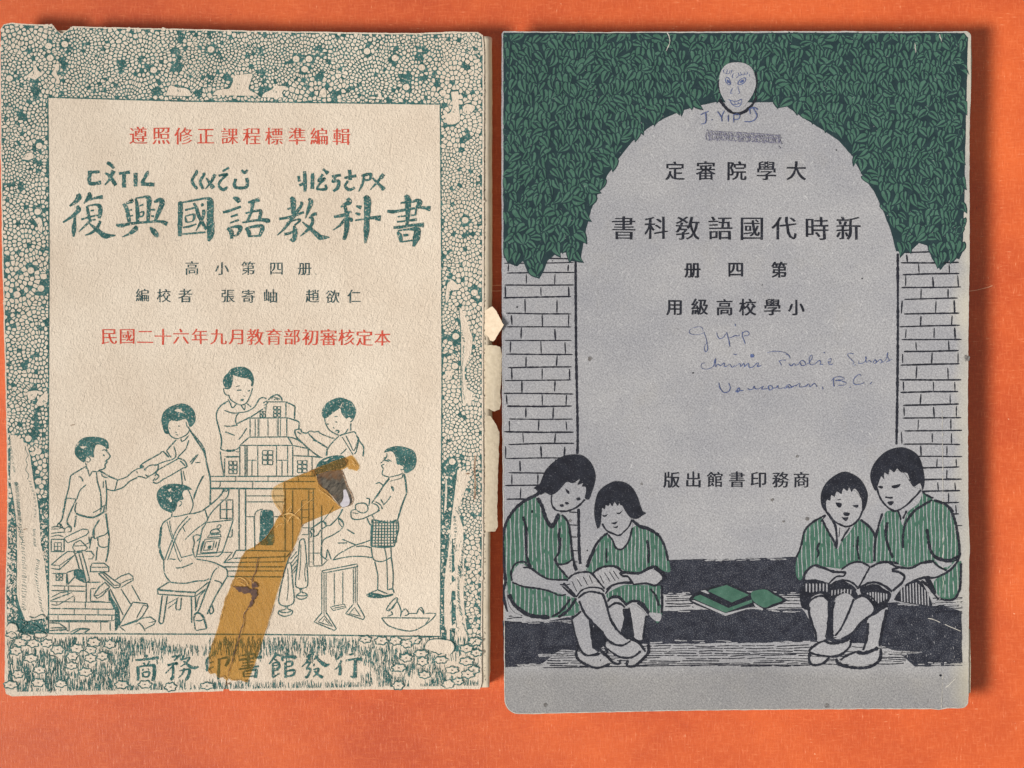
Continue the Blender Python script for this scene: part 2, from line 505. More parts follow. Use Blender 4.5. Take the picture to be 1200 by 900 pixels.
def set_type(art, text, xs, cy, size, key, thin=0.022, fat=0.006, dy=0.0, lean=0.0, width=1.0):
    mi = art.mat(key)
    for i, (ch, cx) in enumerate(zip(text, xs)):
        V, F, nor, w, my = glyph(ch)
        z = art.z(); b = len(art.v); sd = rnd.random() * 50
        y0 = cy + dy * i; sz = size * rnd.uniform(.97, 1.03); oy = rnd.uniform(-.35, .35)
        for j, (x, y) in enumerate(V):
            nx, ny = nor.get(j, (0, 0))
            x2 = x + fat * nx; y2 = y - thin * ny
            q = Vector((x * 7 + sd, y * 7, sd)); x2 += 0.022 * noise.noise(q); y2 += 0.022 * noise.noise(q + Vector((5, 0, 0)))
            art.v.append((cx + (x2 - 0.5) * sz * width, y0 + oy - (y2 - my) * sz - lean * (x2 - 0.5) * sz, z))
        for f in F: art.f.append(tuple(b + k for k in f)); art.mi.append(mi)

# ------------------------------------------------------------------ first book: cream cover printed in teal and red
def hL(u, v):
    z = T + 0.00010 * math.sin(u * 0.011 + 0.6) * math.cos(v * 0.008) + 0.00007 * math.sin(v * 0.021 + u * 0.006)
    if u > 526: z -= 0.00000018 * (u - 526) * (u - 526)
    z -= 0.00014 * math.exp(-((u - 524.5) / 4.0) ** 2) * min(1, max(0, (v - 560) / 220))      # crease by the spine
    d = min(u - 1, v - 32, 812 - v)
    if d < 6: z -= 0.00004 * (1 - max(d, 0) / 6) ** 2
    return z
BL = Book("textbook", 286, 424, hL,
          "worn cream textbook with teal children building a toy house, patched with brown tape",
          "old school textbooks lying on the orange table")
outL = [(1, 34), (4, 28.5), (14, 27), (62, 29.5), (67, 36), (72, 39.5), (78, 36), (85, 31), (150, 32.5), (300, 36), (420, 38), (480, 39), (530, 37), (560, 37.5), (566, 41)] + \
       [(567.5, 60), (567, 200), (567, 330), (566, 450), (566.5, 560), (566, 640), (565, 720), (564.5, 800), (562, 807.5)] + \
       [(450, 808), (360, 809), (300, 809.5), (269, 809.5), (266.8, 803), (265.6, 796), (264.6, 797), (263.6, 803), (261, 810), (160, 813), (60, 815), (14, 816), (7, 813), (5.5, 805)] + \
       [(6, 700), (8, 640), (8.5, 575), (7, 480), (5, 400), (2.5, 300), (0.5, 180), (0, 90)]
outL = rough_line(outL, 0.45)
coverL = BL.sheet("front_cover", outL, 0.00028, ['cream', 'creamlight'], 6.0)
BL.page_block([(4, 38), (60, 35), (300, 40), (558, 42), (570, 46), (571, 300), (570, 560), (568, 780), (560, 803), (300, 808), (264, 808.5), (30, 812), (10, 806), (11, 640), (11, 560), (7, 400), (3, 200)],
              0.0006, T - 0.00075, 7, 0.6, ['pages'])
BL.sheet("back_cover", rough_line([(3, 36), (300, 38), (566, 41), (572, 60), (572, 780), (562, 806), (300, 808), (12, 813), (10, 640), (8, 400), (3, 200)], .5),
         0.0003, ['cream'], 40, lambda u, v: 0.00045)

# spine: bare paper rolling down from the cover to the table
def spine_profile(v):
    wob = 0.5 * noise.noise(Vector((v * 0.03, 3.3, 0))) + 0.3 * noise.noise(Vector((v * 0.2, 1.3, 0)))
    w = 576.5 + wob - (2.2 if v > 620 else 0) - max(0, (v - 790) * 0.16)
    return [(560, T - 0.0006), (566, T - 0.00062), (569, T - 0.0007), (571.5 + wob * .3, T - 0.0009), (573.5 + wob * .5, T - 0.0013), (w - .8, T - 0.0024), (w, T - 0.0045), (w, 0.0012), (w - 1, 0.0005)]
V = []; F = []
rows = [42 + i * 4 for i in range(192)]
for v in rows:
    for (u, z) in spine_profile(v): V.append(((u - BL.u0) * S, (BL.v0 - v) * S, z + 0.00003 * noise.noise(Vector((u, v * .2, 0)))))
np_ = 9
for i in range(len(rows) - 1):
    for j in range(np_ - 1): F.append((i * np_ + j, (i + 1) * np_ + j, (i + 1) * np_ + j + 1, i * np_ + j + 1))
F.append(list(range(np_))); F.append([(len(rows) - 1) * np_ + j for j in reversed(range(np_))])
me = bpy.data.meshes.new("spine"); me.from_pydata(V, [], F)
bm = bmesh.new(); bm.from_mesh(me); bmesh.ops.recalc_face_normals(bm, faces=bm.faces[:]); bm.to_mesh(me); bm.free()
spineL = obj("spine", me, [M['spine']], BL.root, True)

pf = Art(BL, 0); pf.jit = .5
for i in range(150):
    y = 52 + i * 5 + rnd.uniform(-1.5, 1.5)
    if rnd.random() < .75: pf.ribbon(resample([(568.3 + rnd.uniform(-.5, .5), y), (568.2 + rnd.uniform(-.5, .5), y + rnd.uniform(1, 3.5))], 1), rnd.uniform(.6, 1.3), 'thread', z=0.00003)
BL_h = BL.h; BL.h = lambda u, v: T - 0.00069
pf.build("perforation", spineL); BL.h = BL_h

# torn flaps of spine paper
def panel(o, k, *n): return [(o[0] + n[i] / k, o[1] + n[i + 1] / k) for i in range(0, len(n), 2)]
fl1 = panel((540, 330), 5.625, 205, 165, 232, 195, 258, 240, 281, 285, 255, 335, 232, 372, 212, 396, 192, 388, 182, 365, 170, 352, 150, 345, 150, 200)
fl2 = panel((540, 330), 5.625, 160, 428, 172, 418, 240, 424, 260, 432, 270, 470, 270, 560, 262, 700, 264, 800, 258, 842, 222, 855, 190, 842, 164, 836, 160, 600)
fl3 = panel((540, 480), 5.625, 160, 60, 178, 40, 195, 42, 215, 70, 236, 110, 254, 150, 249, 240, 246, 400, 240, 600, 238, 690, 246, 776, 228, 806, 180, 804, 163, 796, 160, 400)
def hflap(rise, curl, x0=566.0):
    def f(u, v):
        d = max(0, u - x0)
        return T - 0.00058 + rise * d + curl * math.sin(v * 0.05) * d / 20 - 0.0000022 * d * d + 0.00005 * noise.noise(Vector((u * .15, v * .15, 0)))
    return f
BL.sheet("torn_flap", rough_line(fl1, .8, 1.2), 0.00018, ['flapfold', 'flap'], 3, lambda u, v: T - 0.0008 + 0.00010 * max(0, u - 567))
BL.sheet("torn_flap", rough_line(fl2, .8, 1.2), 0.0002, ['flap', 'flapfold'], 3, hflap(0.00001, 0.0002))
BL.sheet("torn_flap", rough_line(fl3, .8, 1.2), 0.0002, ['flap', 'flapfold'], 3, hflap(-0.00001, 0.0001))

# ---- the printed border of blossoms, leaves and fruit
tk = Art(BL)
frame = [(56, 114), (215, 118.5), (400, 120.5), (516, 122), (517.5, 300), (518, 450), (517, 600), (516, 746), (300, 743.5), (57, 742.5), (56.5, 500), (57.5, 300)]
trunkL = panel((0, 480), 5.625, 62, 165, 66, 300, 66, 465, 90, 620, 106, 760, 110, 900) + panel((0, 640), 5, 98, 100, 96, 250, 105, 320, 140, 420, 150, 440) + \
    panel((0, 640), 5, 270, 420, 288, 380, 276, 240, 262, 100, 245, 0) + panel((0, 480), 5.625, 275, 900, 264, 740, 250, 600, 225, 470, 210, 370, 200, 300, 170, 225, 110, 170)
trunkR1 = panel((500, 320), 4.2857, 152, 165, 162, 250, 166, 330, 166, 440, 170, 600, 178, 655, 240, 655, 250, 600, 210, 580, 190, 500, 205, 450, 240, 400, 250, 320, 225, 280, 205, 230, 180, 190)
trunkR2 = panel((500, 520), 5.625, 200, 165, 182, 320, 152, 560, 122, 760, 98, 900) + panel((500, 660), 5.625, 96, 300, 100, 420, 160, 440, 200, 540, 310, 530, 300, 440, 284, 350, 270, 210, 276, 0) + \
    panel((500, 520), 5.625, 282, 700, 270, 560, 230, 470, 200, 440, 240, 400, 280, 320, 300, 180, 250, 190)
border_out = [(1, 35.5), (5, 29.5), (14, 28.5), (61, 31), (72, 41), (85, 32.5), (300, 37.5), (480, 40.5), (558, 38.5), (564.5, 43), (565.5, 60), (565, 200), (564.5, 450), (564.5, 640), (563, 762)]
border_in = [(9, 742), (7.5, 700), (9.5, 640), (10, 575), (8.5, 480), (6.5, 400), (4, 300), (2, 180), (1.2, 90)]
ring_ = border_out + [(518, 764)] + [frame[7], frame[6], frame[5], frame[4], frame[3], frame[2], frame[1], frame[0], frame[11], frame[10], frame[9]] + border_in
border_out = border_out + [(518, 764), (518, 748), (57, 742)] + border_in
base = Art(BL, 1.6e-5); base.STEP = 5e-7
base.poly([rough_line(ring_, .4)], 'teal', 5)
blanks = [panel((0, 0), 4, 760, 455, 775, 410, 790, 392, 830, 405, 880, 410, 905, 428, 910, 458),
          panel((0, 0), 4, 965, 458, 985, 430, 1030, 420, 1065, 415, 1085, 375, 1085, 345, 1140, 335, 1200, 330, 1190, 380, 1180, 420, 1210, 440, 1240, 462),
          panel((300, 0), 4, 10, 465, 20, 440, 70, 415, 85, 395, 130, 395, 155, 400, 130, 440, 140, 465),
          panel((300, 0), 4, 285, 462, 300, 415, 325, 402, 335, 440, 330, 462),
          panel((0, 0), 7.5, 190, 690, 250, 640, 290, 600, 285, 560, 320, 550, 345, 610, 400, 655, 360, 685, 310, 720, 260, 700),
          panel((0, 0), 7.5, 490, 545, 525, 535, 528, 610, 500, 640, 530, 700, 525, 745, 470, 690, 440, 650, 470, 600),
          panel((0, 0), 4, 90, 750, 120, 715, 155, 708, 165, 740, 135, 755, 110, 752),
          panel((0, 420), 5, 150, 190, 200, 180, 235, 185, 215, 235, 180, 255, 155, 240),
          panel((0, 420), 5, 200, 270, 230, 220, 262, 195, 290, 200, 290, 255, 250, 285, 215, 290),
          panel((0, 225), 4, 150, 120, 190, 110, 205, 150, 200, 200, 180, 190, 170, 150),
          panel((300, 0), 4, 500, 465, 540, 452, 575, 455, 560, 410, 590, 430, 600, 470),
          panel((300, 0), 4, 870, 540, 905, 530, 920, 480, 912, 410, 955, 405, 960, 500, 965, 580, 930, 600, 890, 600),
          panel((300, 0), 4, 960, 500, 985, 480, 1030, 490, 1035, 510, 1000, 545, 965, 530),
          panel((500, 320), 4.2857, 85, 120, 100, 40, 130, 20, 175, 60, 170, 85, 120, 90, 110, 140, 90, 170),
          panel((500, 320), 4.2857, 85, 490, 110, 480, 135, 500, 130, 540, 95, 545),
          panel((500, 520), 5.625, 120, 230, 135, 200, 140, 330, 130, 460, 110, 480, 118, 330)]
def shrunk(pl, k):
    cx, cy = sum(p[0] for p in pl) / len(pl), sum(p[1] for p in pl) / len(pl)
    return [(cx + (p[0] - cx) * k, cy + (p[1] - cy) * k) for p in pl]
blanks = [shrunk(b_, .8) for b_ in blanks]
trunkR1 = [(543 + (x - 543) * .72, y) for x, y in trunkR1]
trunkR2 = [(529 + (x - 529) * .74, y) if y > 560 else (x - 1, y) for x, y in trunkR2]
for b_ in blanks + [trunkL, trunkR1, trunkR2]: base.poly([b_], 'cream', 8)

centres = []
while len(centres) < 150:
    best = None
    for _ in range(25):
        c = (rnd.uniform(-10, 580), rnd.uniform(20, 760))
        d = min([math.hypot(c[0] - q[0], c[1] - q[1]) for q in centres] or [99])
        if best is None or d > best[0]: best = (d, c)
    centres.append(best[1])
site = []
for ci, (cx, cy) in enumerate(centres):
    near = sorted(range(150), key=lambda j: (centres[j][0] - cx) ** 2 + (centres[j][1] - cy) ** 2)[:9]
    pitch = rnd.choice((4.2, 4.5, 4.9, 5.6)) * (1.12 if cx < 60 and cy > 230 else 1.0)
    r = pitch * 0.55
    while r < 60:
        m = max(3, int(2 * math.pi * r / (pitch * 0.84))); ph = rnd.random() * 6
        for k in range(m):
            a = ph + 2 * math.pi * k / m + rnd.uniform(-.1, .1); rr = r + rnd.uniform(-.6, .6)
            p = (cx + rr * math.cos(a), cy + rr * math.sin(a))
            if min(near, key=lambda j: (centres[j][0] - p[0]) ** 2 + (centres[j][1] - p[1]) ** 2) != ci: continue
            if not (-6 < p[0] < 572 and 24 < p[1] < 765) or (68 < p[0] < 508 and 130 < p[1]): continue
            site.append(p)
        r += pitch * rnd.uniform(.95, 1.08)
sv, se, sf, _a, _b, _c = delaunay_2d_cdt([Vector(p) for p in site], [], [], 0, 1e-4)
cells = {}
for f in sf:
    a, b, c = [sv[i] for i in f]
    d = 2 * (a.x * (b.y - c.y) + b.x * (c.y - a.y) + c.x * (a.y - b.y))
    if abs(d) < 1e-6: continue
    ux = ((a.x**2 + a.y**2) * (b.y - c.y) + (b.x**2 + b.y**2) * (c.y - a.y) + (c.x**2 + c.y**2) * (a.y - b.y)) / d
    uy = ((a.x**2 + a.y**2) * (c.x - b.x) + (b.x**2 + b.y**2) * (a.x - c.x) + (c.x**2 + c.y**2) * (b.x - a.x)) / d
    for i in f: cells.setdefault(i, []).append((ux, uy))
leaves = Art(BL, 3.2e-5, cyc=6)
fruit = [(11, 92), (59, 68), (57, 54), (76, 52), (180, 82), (247, 58), (46, 171), (347, 69), (362, 69), (357, 81), (430, 60), (463, 68), (494, 79), (476, 102), (519, 109), (44, 248), (45, 247),
         (33, 514), (44.5, 529), (45, 564), (534, 394), (533, 429), (556, 343), (545, 258), (20, 345), (36, 317), (48, 338), (530, 541)]
holes = blanks + [trunkL, trunkR1, trunkR2]
for i, ring in cells.items():
    p = sv[i]
    if not inside(p, border_out) or inside(p, frame) or len(ring) < 4: continue
    if any(inside(p, h) for h in holes) or any(math.hypot(p.x - q[0], p.y - q[1]) < 6.2 for q in fruit): continue
    gap = noise.noise(Vector((p.x * 0.06, p.y * 0.06, 2)))
    if 12 < p.x < 56 and p.y > 585 or (519 < p.x < 535 and p.y > 545 and gap > -.25): continue
    if gap > (0.60 if p.x > 518 else 0.46) or rnd.random() < 0.05: continue
    cx = sum(q[0] for q in ring) / len(ring); cy = sum(q[1] for q in ring) / len(ring)
    ring = sorted(ring, key=lambda q: math.atan2(q[1] - cy, q[0] - cx))
    rad = [math.hypot(q[0] - cx, q[1] - cy) for q in ring]
    if max(rad) > 6.8: continue
    rm = sum(rad) / len(rad); inset = rnd.uniform(.58, .95) * (1.25 if gap > 0.25 else 1) * (0.72 if p.x > 518 else 1)
    k = max(.25, 1 - inset / rm)
    ring = [(cx + (q[0] - cx) * k, cy + (q[1] - cy) * k) for q in ring]
    for _ in range(2):                                   # round the corners
        ring = [((a[0] * w1 + b[0] * (1 - w1)), (a[1] * w1 + b[1] * (1 - w1))) for a, b in zip(ring, ring[1:] + ring[:1]) for w1 in (.75, .25)]
    leaves.poly([ring], 'cream')
for q in fruit:
    c = [(q[0] + 4.4 * math.cos(t * .5236) * rnd.uniform(.93, 1.07), q[1] + 4.2 * math.sin(t * .5236)) for t in range(12)]
    leaves.poly([c], 'cream'); leaves.ribbon(catmull(c + [c[0]]), 0.9, 'teal')
    leaves.ribbon([(q[0] - .6, q[1] + .6), (q[0] + .6, q[1] + .8)], 1, 'teal')
for _ in range(420):                                 # flecks in the dark ground beside the trunks
    s_ = rnd.random()
    if s_ < .4: x, y = rnd.uniform(9, 20), rnd.uniform(590, 726)
    elif s_ < .7: x, y = rnd.uniform(46, 56), rnd.uniform(588, 735)
    elif s_ < .85: x, y = rnd.uniform(519, 532), rnd.uniform(548, 690)
    else: x, y = rnd.uniform(549, 563), rnd.uniform(640, 735)
    if inside((x, y), trunkL) or inside((x, y), trunkR2): continue
    leaves.ribbon(catmull([(x, y), (x + rnd.uniform(-1, 2), y + rnd.uniform(-1, 2)), (x + rnd.uniform(-2, 3), y + rnd.uniform(-3, 3))]), rnd.uniform(.8, 2.2), 'cream')
# hatching on the trunks and branches
def hatch(art, path, n, ln, w, key, ang=0.15, jit=.5):
    path = catmull(path)
    for i in range(n):
        p = path[int(i / n * (len(path) - 1))]
        l = ln * rnd.uniform(.7, 1.3); a = ang + rnd.uniform(-.2, .2); x = p[0] + rnd.uniform(-jit, jit); y = p[1]
        art.ribbon([(x - l / 2 * math.cos(a), y - l / 2 * math.sin(a)), (x + l / 2 * math.cos(a), y + l / 2 * math.sin(a))], w * rnd.uniform(.95, 1.5), key)
hatch(leaves, panel((0, 480), 5.625, 62, 190, 80, 320, 95, 420), 26, 2.4, .8, 'teal')
hatch(leaves, panel((0, 480), 5.625, 105, 480, 120, 600, 135, 750), 30, 3.6, .8, 'teal')
hatch(leaves, panel((0, 560), 5, 95, 30, 115, 250), 34, 4.0, .8, 'teal'); hatch(leaves, panel((0, 560), 5, 118, 270, 140, 480, 140, 780), 44, 5.0, .8, 'teal', .3)
hatch(leaves, panel((0, 560), 5, 175, 20, 205, 130, 205, 240), 22, 2.6, .8, 'teal'); hatch(leaves, panel((0, 560), 5, 200, 300, 205, 410), 14, 3.2, .9, 'teal')
hatch(leaves, panel((0, 560), 5, 225, 480, 215, 600, 250, 790), 26, 3.6, .9, 'teal', .5)
leaves.draw((0, 480, 5.625), "4 165 235 170 270 185 300 170 330 180 360 170 400 190 430 180 460; 4 110 760 135 800 125 830 150 860 140 890", 'teal')
for b_ in blanks:
    leaves.ribbon(catmull(b_ + [b_[0]], step=2), .8, 'teal')
    cx, cy = sum(p[0] for p in b_) / len(b_), sum(p[1] for p in b_) / len(b_)
    for _ in range(3):
        x, y = cx + rnd.uniform(-3, 3), cy + rnd.uniform(-3, 3)
        leaves.ribbon(catmull([(x, y), (x + rnd.uniform(-2, 2), y + rnd.uniform(1, 3))]), .7, 'teal')
for _ in range(90):
    x, y = rnd.uniform(517, 551), rnd.uniform(560, 750)
    if inside((x, y), trunkR2): leaves.ribbon(catmull([(x, y), (x + rnd.uniform(-1.5, 1.5), y + rnd.uniform(1.5, 5))]), rnd.uniform(.6, 1.0), 'teal')
for t_ in (trunkL[:11], trunkR1[:6], trunkR2[:7]): leaves.ribbon(catmull(t_), 1.1, 'teal')
leaves.ribbon(catmull(trunkL[16:]), 1.2, 'teal')
hatch(leaves, panel((500, 320), 4.2857, 157, 180, 170, 280, 190, 350), 22, 2.6, 1.1, 'teal'); hatch(leaves, panel((500, 320), 4.2857, 186, 370, 180, 440, 178, 540, 190, 640), 28, 3.0, .8, 'teal', 1.2)
hatch(leaves, panel((500, 320), 4.2857, 222, 285, 240, 350), 9, 3.0, .8, 'teal', 1.2); hatch(leaves, panel((500, 320), 4.2857, 245, 600, 262, 650), 6, 5.0, .8, 'teal', 1.2)
hatch(leaves, panel((500, 520), 5.625, 185, 480, 190, 600, 175, 690, 160, 740, 150, 850), 34, 3.0, 1.1, 'teal'); hatch(leaves, panel((500, 520), 5.625, 250, 590, 240, 700, 220, 890), 40, 3.6, 1.1, 'teal', .9)
hatch(leaves, panel((500, 660), 5.625, 215, 20, 210, 200, 230, 350), 40, 3.6, 1.1, 'teal', .7); hatch(leaves, panel((500, 660), 5.625, 255, 80, 262, 300), 22, 2.4, 1.0, 'teal')
hatch(leaves, panel((500, 660), 5.625, 240, 400, 280, 490), 14, 3.6, .8, 'teal', .8); hatch(leaves, panel((500, 660), 5.625, 150, 10, 120, 100, 105, 220), 22, 3.0, .9, 'teal', .8)
leaves.draw((500, 660, 5.625), "5 165 215 162 250 145 295; 5 165 310 150 345 135 365; 4 140 430 175 440 180 480 160 510; 4 180 380 185 400 200 395 195 420 215 430 205 450", 'teal')
leaves.draw((500, 520, 5.625), "8 200 160 180 330 150 560 120 760 96 900; 4 290 300 280 330 300 335 298 300; 4 240 380 250 360 275 370; 4 205 440 225 420 250 450 230 470; 4 250 420 270 400 285 430 262 450; 14 330 170 330 330", 'teal')
base.build("printed_border", coverL)
leaves.build("printed_leaves", coverL)
fr = Art(BL, 4.6e-5)
for a, b in ((0, 3), (3, 7), (7, 9), (9, 12)):
    seg = (frame + [frame[0]])[a:b + 1]
    fr.ribbon(resample(seg), 1.6, 'teal')
fr.build("printed_frame", coverL)

# ---- grass and flowers along the foot
gr = Art(BL, 2.2e-5, cyc=12)
flow = panel((0, 680), 4, 155, 295, 220, 295, 270, 325, 360, 320, 75, 330, 340, 355, 425, 325, 425, 365, 480, 355, 335, 400, 400, 430, 145, 365, 185, 420, 85, 440, 180, 480, 285, 485, 515, 300, 570, 490, 680, 488, 800, 500, 970, 495, 440, 290, 95, 290, 60, 250, 130, 265, 50, 490) + \
    panel((380, 735), 6, 400, 95, 500, 95, 580, 115, 690, 240, 525, 285, 705, 335, 520, 410, 575, 215, 820, 230, 680, 185, 1000, 150, 1070, 180, 1000, 240, 810, 160, 1050, 300, 900, 300, 940, 380, 1060, 100, 290, 85, 640, 90, 1010, 330, 870, 400)
for _ in range(6200):
    x = rnd.uniform(9, 561); y = rnd.uniform(745, 808)
    bot = 814 - (x - 9) * .0135
    clear = 152 < x < 428 + 10 * math.sin(y * .3) and 764 + 4 * math.sin(x * .21) + 3 * math.sin(x * .9) < y < 797 + 2 * math.sin(x * .17)
    if clear or y > bot - 5 or (195 < x < 245 and y < 754): continue
    if x > 430 and noise.noise(Vector((x * .04, y * .06, 8))) < -0.3: continue
    if any(abs(x - q[0]) < 7 and abs(y - q[1]) < 5 for q in flow): continue
    l = rnd.uniform(4, 11); l = min(l, bot - 3 - y)
    if clear is False and 152 < x < 428 and y < 766: l = min(l, 768 - y + rnd.uniform(0, 4))
    if l < 1.5: continue
    dx = rnd.uniform(-1.5, 1.5)
    gr.ribbon(catmull([(x, y), (x + dx * .3, y + l * .5), (x + dx, y + l)]), rnd.uniform(.55, .95) * (1.1 if x < 160 else .9), 'teal')
gr.cyc = 0; gr.lev = 14
for q in flow:
    a0 = rnd.random() * 6; R, R2 = rnd.uniform(6.0, 8.0), rnd.uniform(3.9, 5.0)
    pts = []
    for k in range(24):
        t = k / 24 * 2 * math.pi; r = 1 + .15 * math.cos(6 * t + a0)
        pts.append((q[0] + R * r * math.cos(t), q[1] + R2 * r * math.sin(t)))
    gr.poly([pts], 'cream'); gr.ribbon(catmull(pts + [pts[0]]), 1.5, 'teal')
    gr.ribbon([(q[0] - 1.2, q[1]), (q[0] + 1.2, q[1] + .3)], 2.2, 'tealdark')
gr.draw((0, 640, 5), """p 40 470 60 450 95 460 105 490 70 505 45 500; 5 40 470 60 450 95 460 108 490; 5 120 490 150 465 200 462 232 485 210 505 170 512 130 508 120 490; 5 40 515 70 500 98 520 90 545 60 555; 5 190 520 220 500 265 510 270 530 230 540 195 530; 5 110 540 140 515 180 530 175 548 140 555
6 90 440 125 430 140 455 120 465; 5 130 445 150 440 160 460; 5 170 410 200 420 250 400 280 440; 5 180 430 200 440 240 430; 5 290 640 325 650 328 700 300 760 295 860""", 'teal')
gr.draw((380, 735, 6), "p 705 140 730 95 790 82 860 90 905 110 915 150 880 190 800 175 740 160; 6 705 140 730 95 790 82 860 90 905 110 915 150 890 190; 5 630 110 660 80 720 70 760 72; 5 880 20 910 40 905 80 890 90; 6 1040 120 1070 85 1110 70", 'teal')
gr.build("printed_meadow", coverL)

# ---- lettering
a = Art(BL, 4.5e-5); a.wob = .1; a.heavy = 1.22
K = 8.3333
a.draw((70, 220, K), """b 175 60 30 185 95 45 150 140 30 95 180 14; b 165 180 25 185 215 38 120 280 25 30 340 14; b 150 250 20 145 330 25 138 410 40 135 480 12
b 285 45 18 290 85 45 265 120 30 235 155 10; b 290 120 14 350 100 22 420 90 34; b 265 180 20 285 290 28 290 310 14; b 270 180 14 350 165 18 390 185 34 395 240 34 385 300 24
b 300 225 12 335 220 14; b 210 310 16 290 285 16 370 270 14; b 300 320 10 350 310 14; b 310 310 24 270 350 22 185 430 8; b 395 325 24 360 400 26 300 445 20 245 465 8; b 290 350 10 350 400 28 430 465 45 480 470 34 545 465 8
b 620 155 20 650 200 32 680 335 30; b 690 115 22 700 130 36 650 155 14; b 660 225 10 705 215 16; b 680 280 10 715 270 14; b 740 105 16 755 180 28 760 340 26; b 740 105 14 830 90 20 870 105 40 870 180 34 860 330 26
b 775 180 10 815 165 18; b 780 245 10 815 235 16 810 275 14 780 280 12 775 240 10; b 890 215 12 930 215 18; b 890 275 12 920 280 16; b 920 140 14 980 120 40 1000 150 44 970 230 36 930 325 20
b 550 360 14 600 370 30 700 350 22 860 335 20 980 330 22 1050 355 36; b 730 375 20 740 400 40 680 450 22 610 480 8; b 880 385 12 920 430 44 950 470 40 955 485 14""", 'teal')
a.draw((200, 220, K), """b 85 135 22 95 180 38 90 380 36 90 475 26; b 90 150 12 220 125 18 350 105 20 385 140 52 385 300 54 390 440 62 370 525 16; b 110 455 14 220 445 18 340 435 14; b 140 220 16 200 205 16 250 190 14; b 300 155 18 315 180 24
b 225 150 18 250 200 26 280 290 28 350 410 22; b 320 215 26 320 270 26 280 360 18 245 425 6; b 140 285 10 155 340 22; b 140 280 10 220 260 16 230 280 22 215 325 12 155 340 10; b 120 390 14 180 380 18 250 355 12
b 610 95 16 650 115 42 670 145 26; b 510 240 20 560 230 22 685 185 20; b 585 285 14 655 262 20; b 580 345 12 665 315 20; b 550 400 14 590 430 36 595 500 20; b 560 395 12 640 380 24 680 395 36 650 460 18 600 470 12
b 755 145 16 820 130 30 865 115 34; b 800 150 30 790 220 26 750 330 22; b 730 250 14 850 225 20 880 235 26 860 325 22; b 700 340 16 830 320 20 900 315 26 950 325 40 970 335 14; b 730 395 16 760 430 34 770 485 24; b 740 395 14 850 375 26 895 390 36 870 470 24; b 770 475 14 880 470 14""", 'teal')
a.draw((320, 220, K), """b 170 95 20 195 130 44 195 260 26; b 140 210 14 220 185 22; b 60 305 22 150 290 22 300 240 18; b 265 150 24 280 165 24 200 280 28 110 400 20 40 465 8; b 130 345 8 240 310 16 260 325 18 210 365 14; b 205 370 18 215 440 36 205 500 34 185 530 16; b 170 500 20 190 520 20
b 110 455 24 160 445 22 235 405 10; b 345 110 16 370 140 38 340 230 24 315 300 6; b 350 300 10 390 265 26 425 255 26; b 375 290 26 385 340 24 340 410 22 265 475 6; b 285 335 8 350 390 24 430 460 38 460 485 42 550 485 8
b 725 105 24 745 140 44 700 165 26 660 190 10; b 595 285 22 680 270 26 760 235 20; b 700 180 20 720 280 36 715 420 38 690 510 22; b 700 310 24 650 370 18 585 415 8; b 720 305 12 760 310 30 765 335 16; b 810 180 14 860 195 32; b 805 250 14 850 265 26
b 800 320 14 900 305 16 970 295 26 1050 300 44; b 890 85 24 920 130 58 915 300 44 910 440 40 900 545 12""", 'teal')
a.draw((380, 220, K), """b 790 75 26 815 120 50 815 250 36 805 370 22; b 745 150 16 850 140 18 905 125 30 930 150 40 895 205 20; b 615 230 24 680 235 28 800 215 22 940 195 18 1035 205 44; b 895 200 16 890 265 14
b 715 285 12 800 275 14 890 268 14; b 710 335 14 800 325 16 900 312 24; b 675 390 20 750 385 24 880 365 22 970 365 40; b 715 430 18 740 480 34 750 535 18; b 720 420 12 850 405 22 905 415 52 895 500 50 870 575 16; b 770 465 20 820 462 20; b 755 530 12 860 515 14""", 'teal')
a.build("title_lettering", coverL)

a = Art(BL, 4.5e-5); a.heavy = 1.2; K = 5.769
a.draw((95, 180, K), """b 45 125 16 90 125 16 125 122 18; b 60 130 22 60 200 20 135 195 22; b 160 130 10 190 150 20 235 215 22; b 220 115 22 195 170 16 160 212 8; b 175 60 16 200 75 22 222 100 12; b 255 135 16 330 125 18; b 290 135 22 290 230 22; b 368 130 22 368 222 22
b 445 120 18 445 135 22 410 200 18; b 405 205 20 495 210 22; b 775 115 18 780 130 18 750 185 18 785 240 16; b 825 130 18 830 145 18 805 190 18 825 240 14; b 845 165 8 895 235 24; b 905 140 20 880 190 14 840 240 6
b 930 150 14 985 140 18 950 175 14 930 215 16 960 245 18 990 225 12; b 955 120 10 1000 95 16; b 1045 170 18 1040 225 18 1110 230 18 1125 200 20 1118 165 18; b 1085 110 12 1105 130 16 1125 110 12""", 'teal')
a.draw((290, 180, K), """b 345 150 14 350 190 18; b 350 215 16 385 200 18; b 385 120 18 390 200 22 388 260 14; b 440 130 20 438 240 20; b 510 140 16 480 185 14 520 170 18 480 215 12 475 240 14 530 240 16 525 210 14; b 510 105 14 545 135 20
b 570 155 14 630 145 18; b 600 155 12 575 190 14 615 185 18 610 230 18 580 255 14; b 655 165 14 735 150 18; b 690 110 20 695 180 18; b 680 185 12 660 220 16 690 245 18 725 230 14
b 770 150 14 830 140 20 825 175 14 780 180 10; b 790 150 14 775 210 14 750 260 6; b 845 165 10 925 245 24; b 920 140 24 880 190 14 830 245 6""", 'teal')
a.build("phonetic_lettering", coverL)

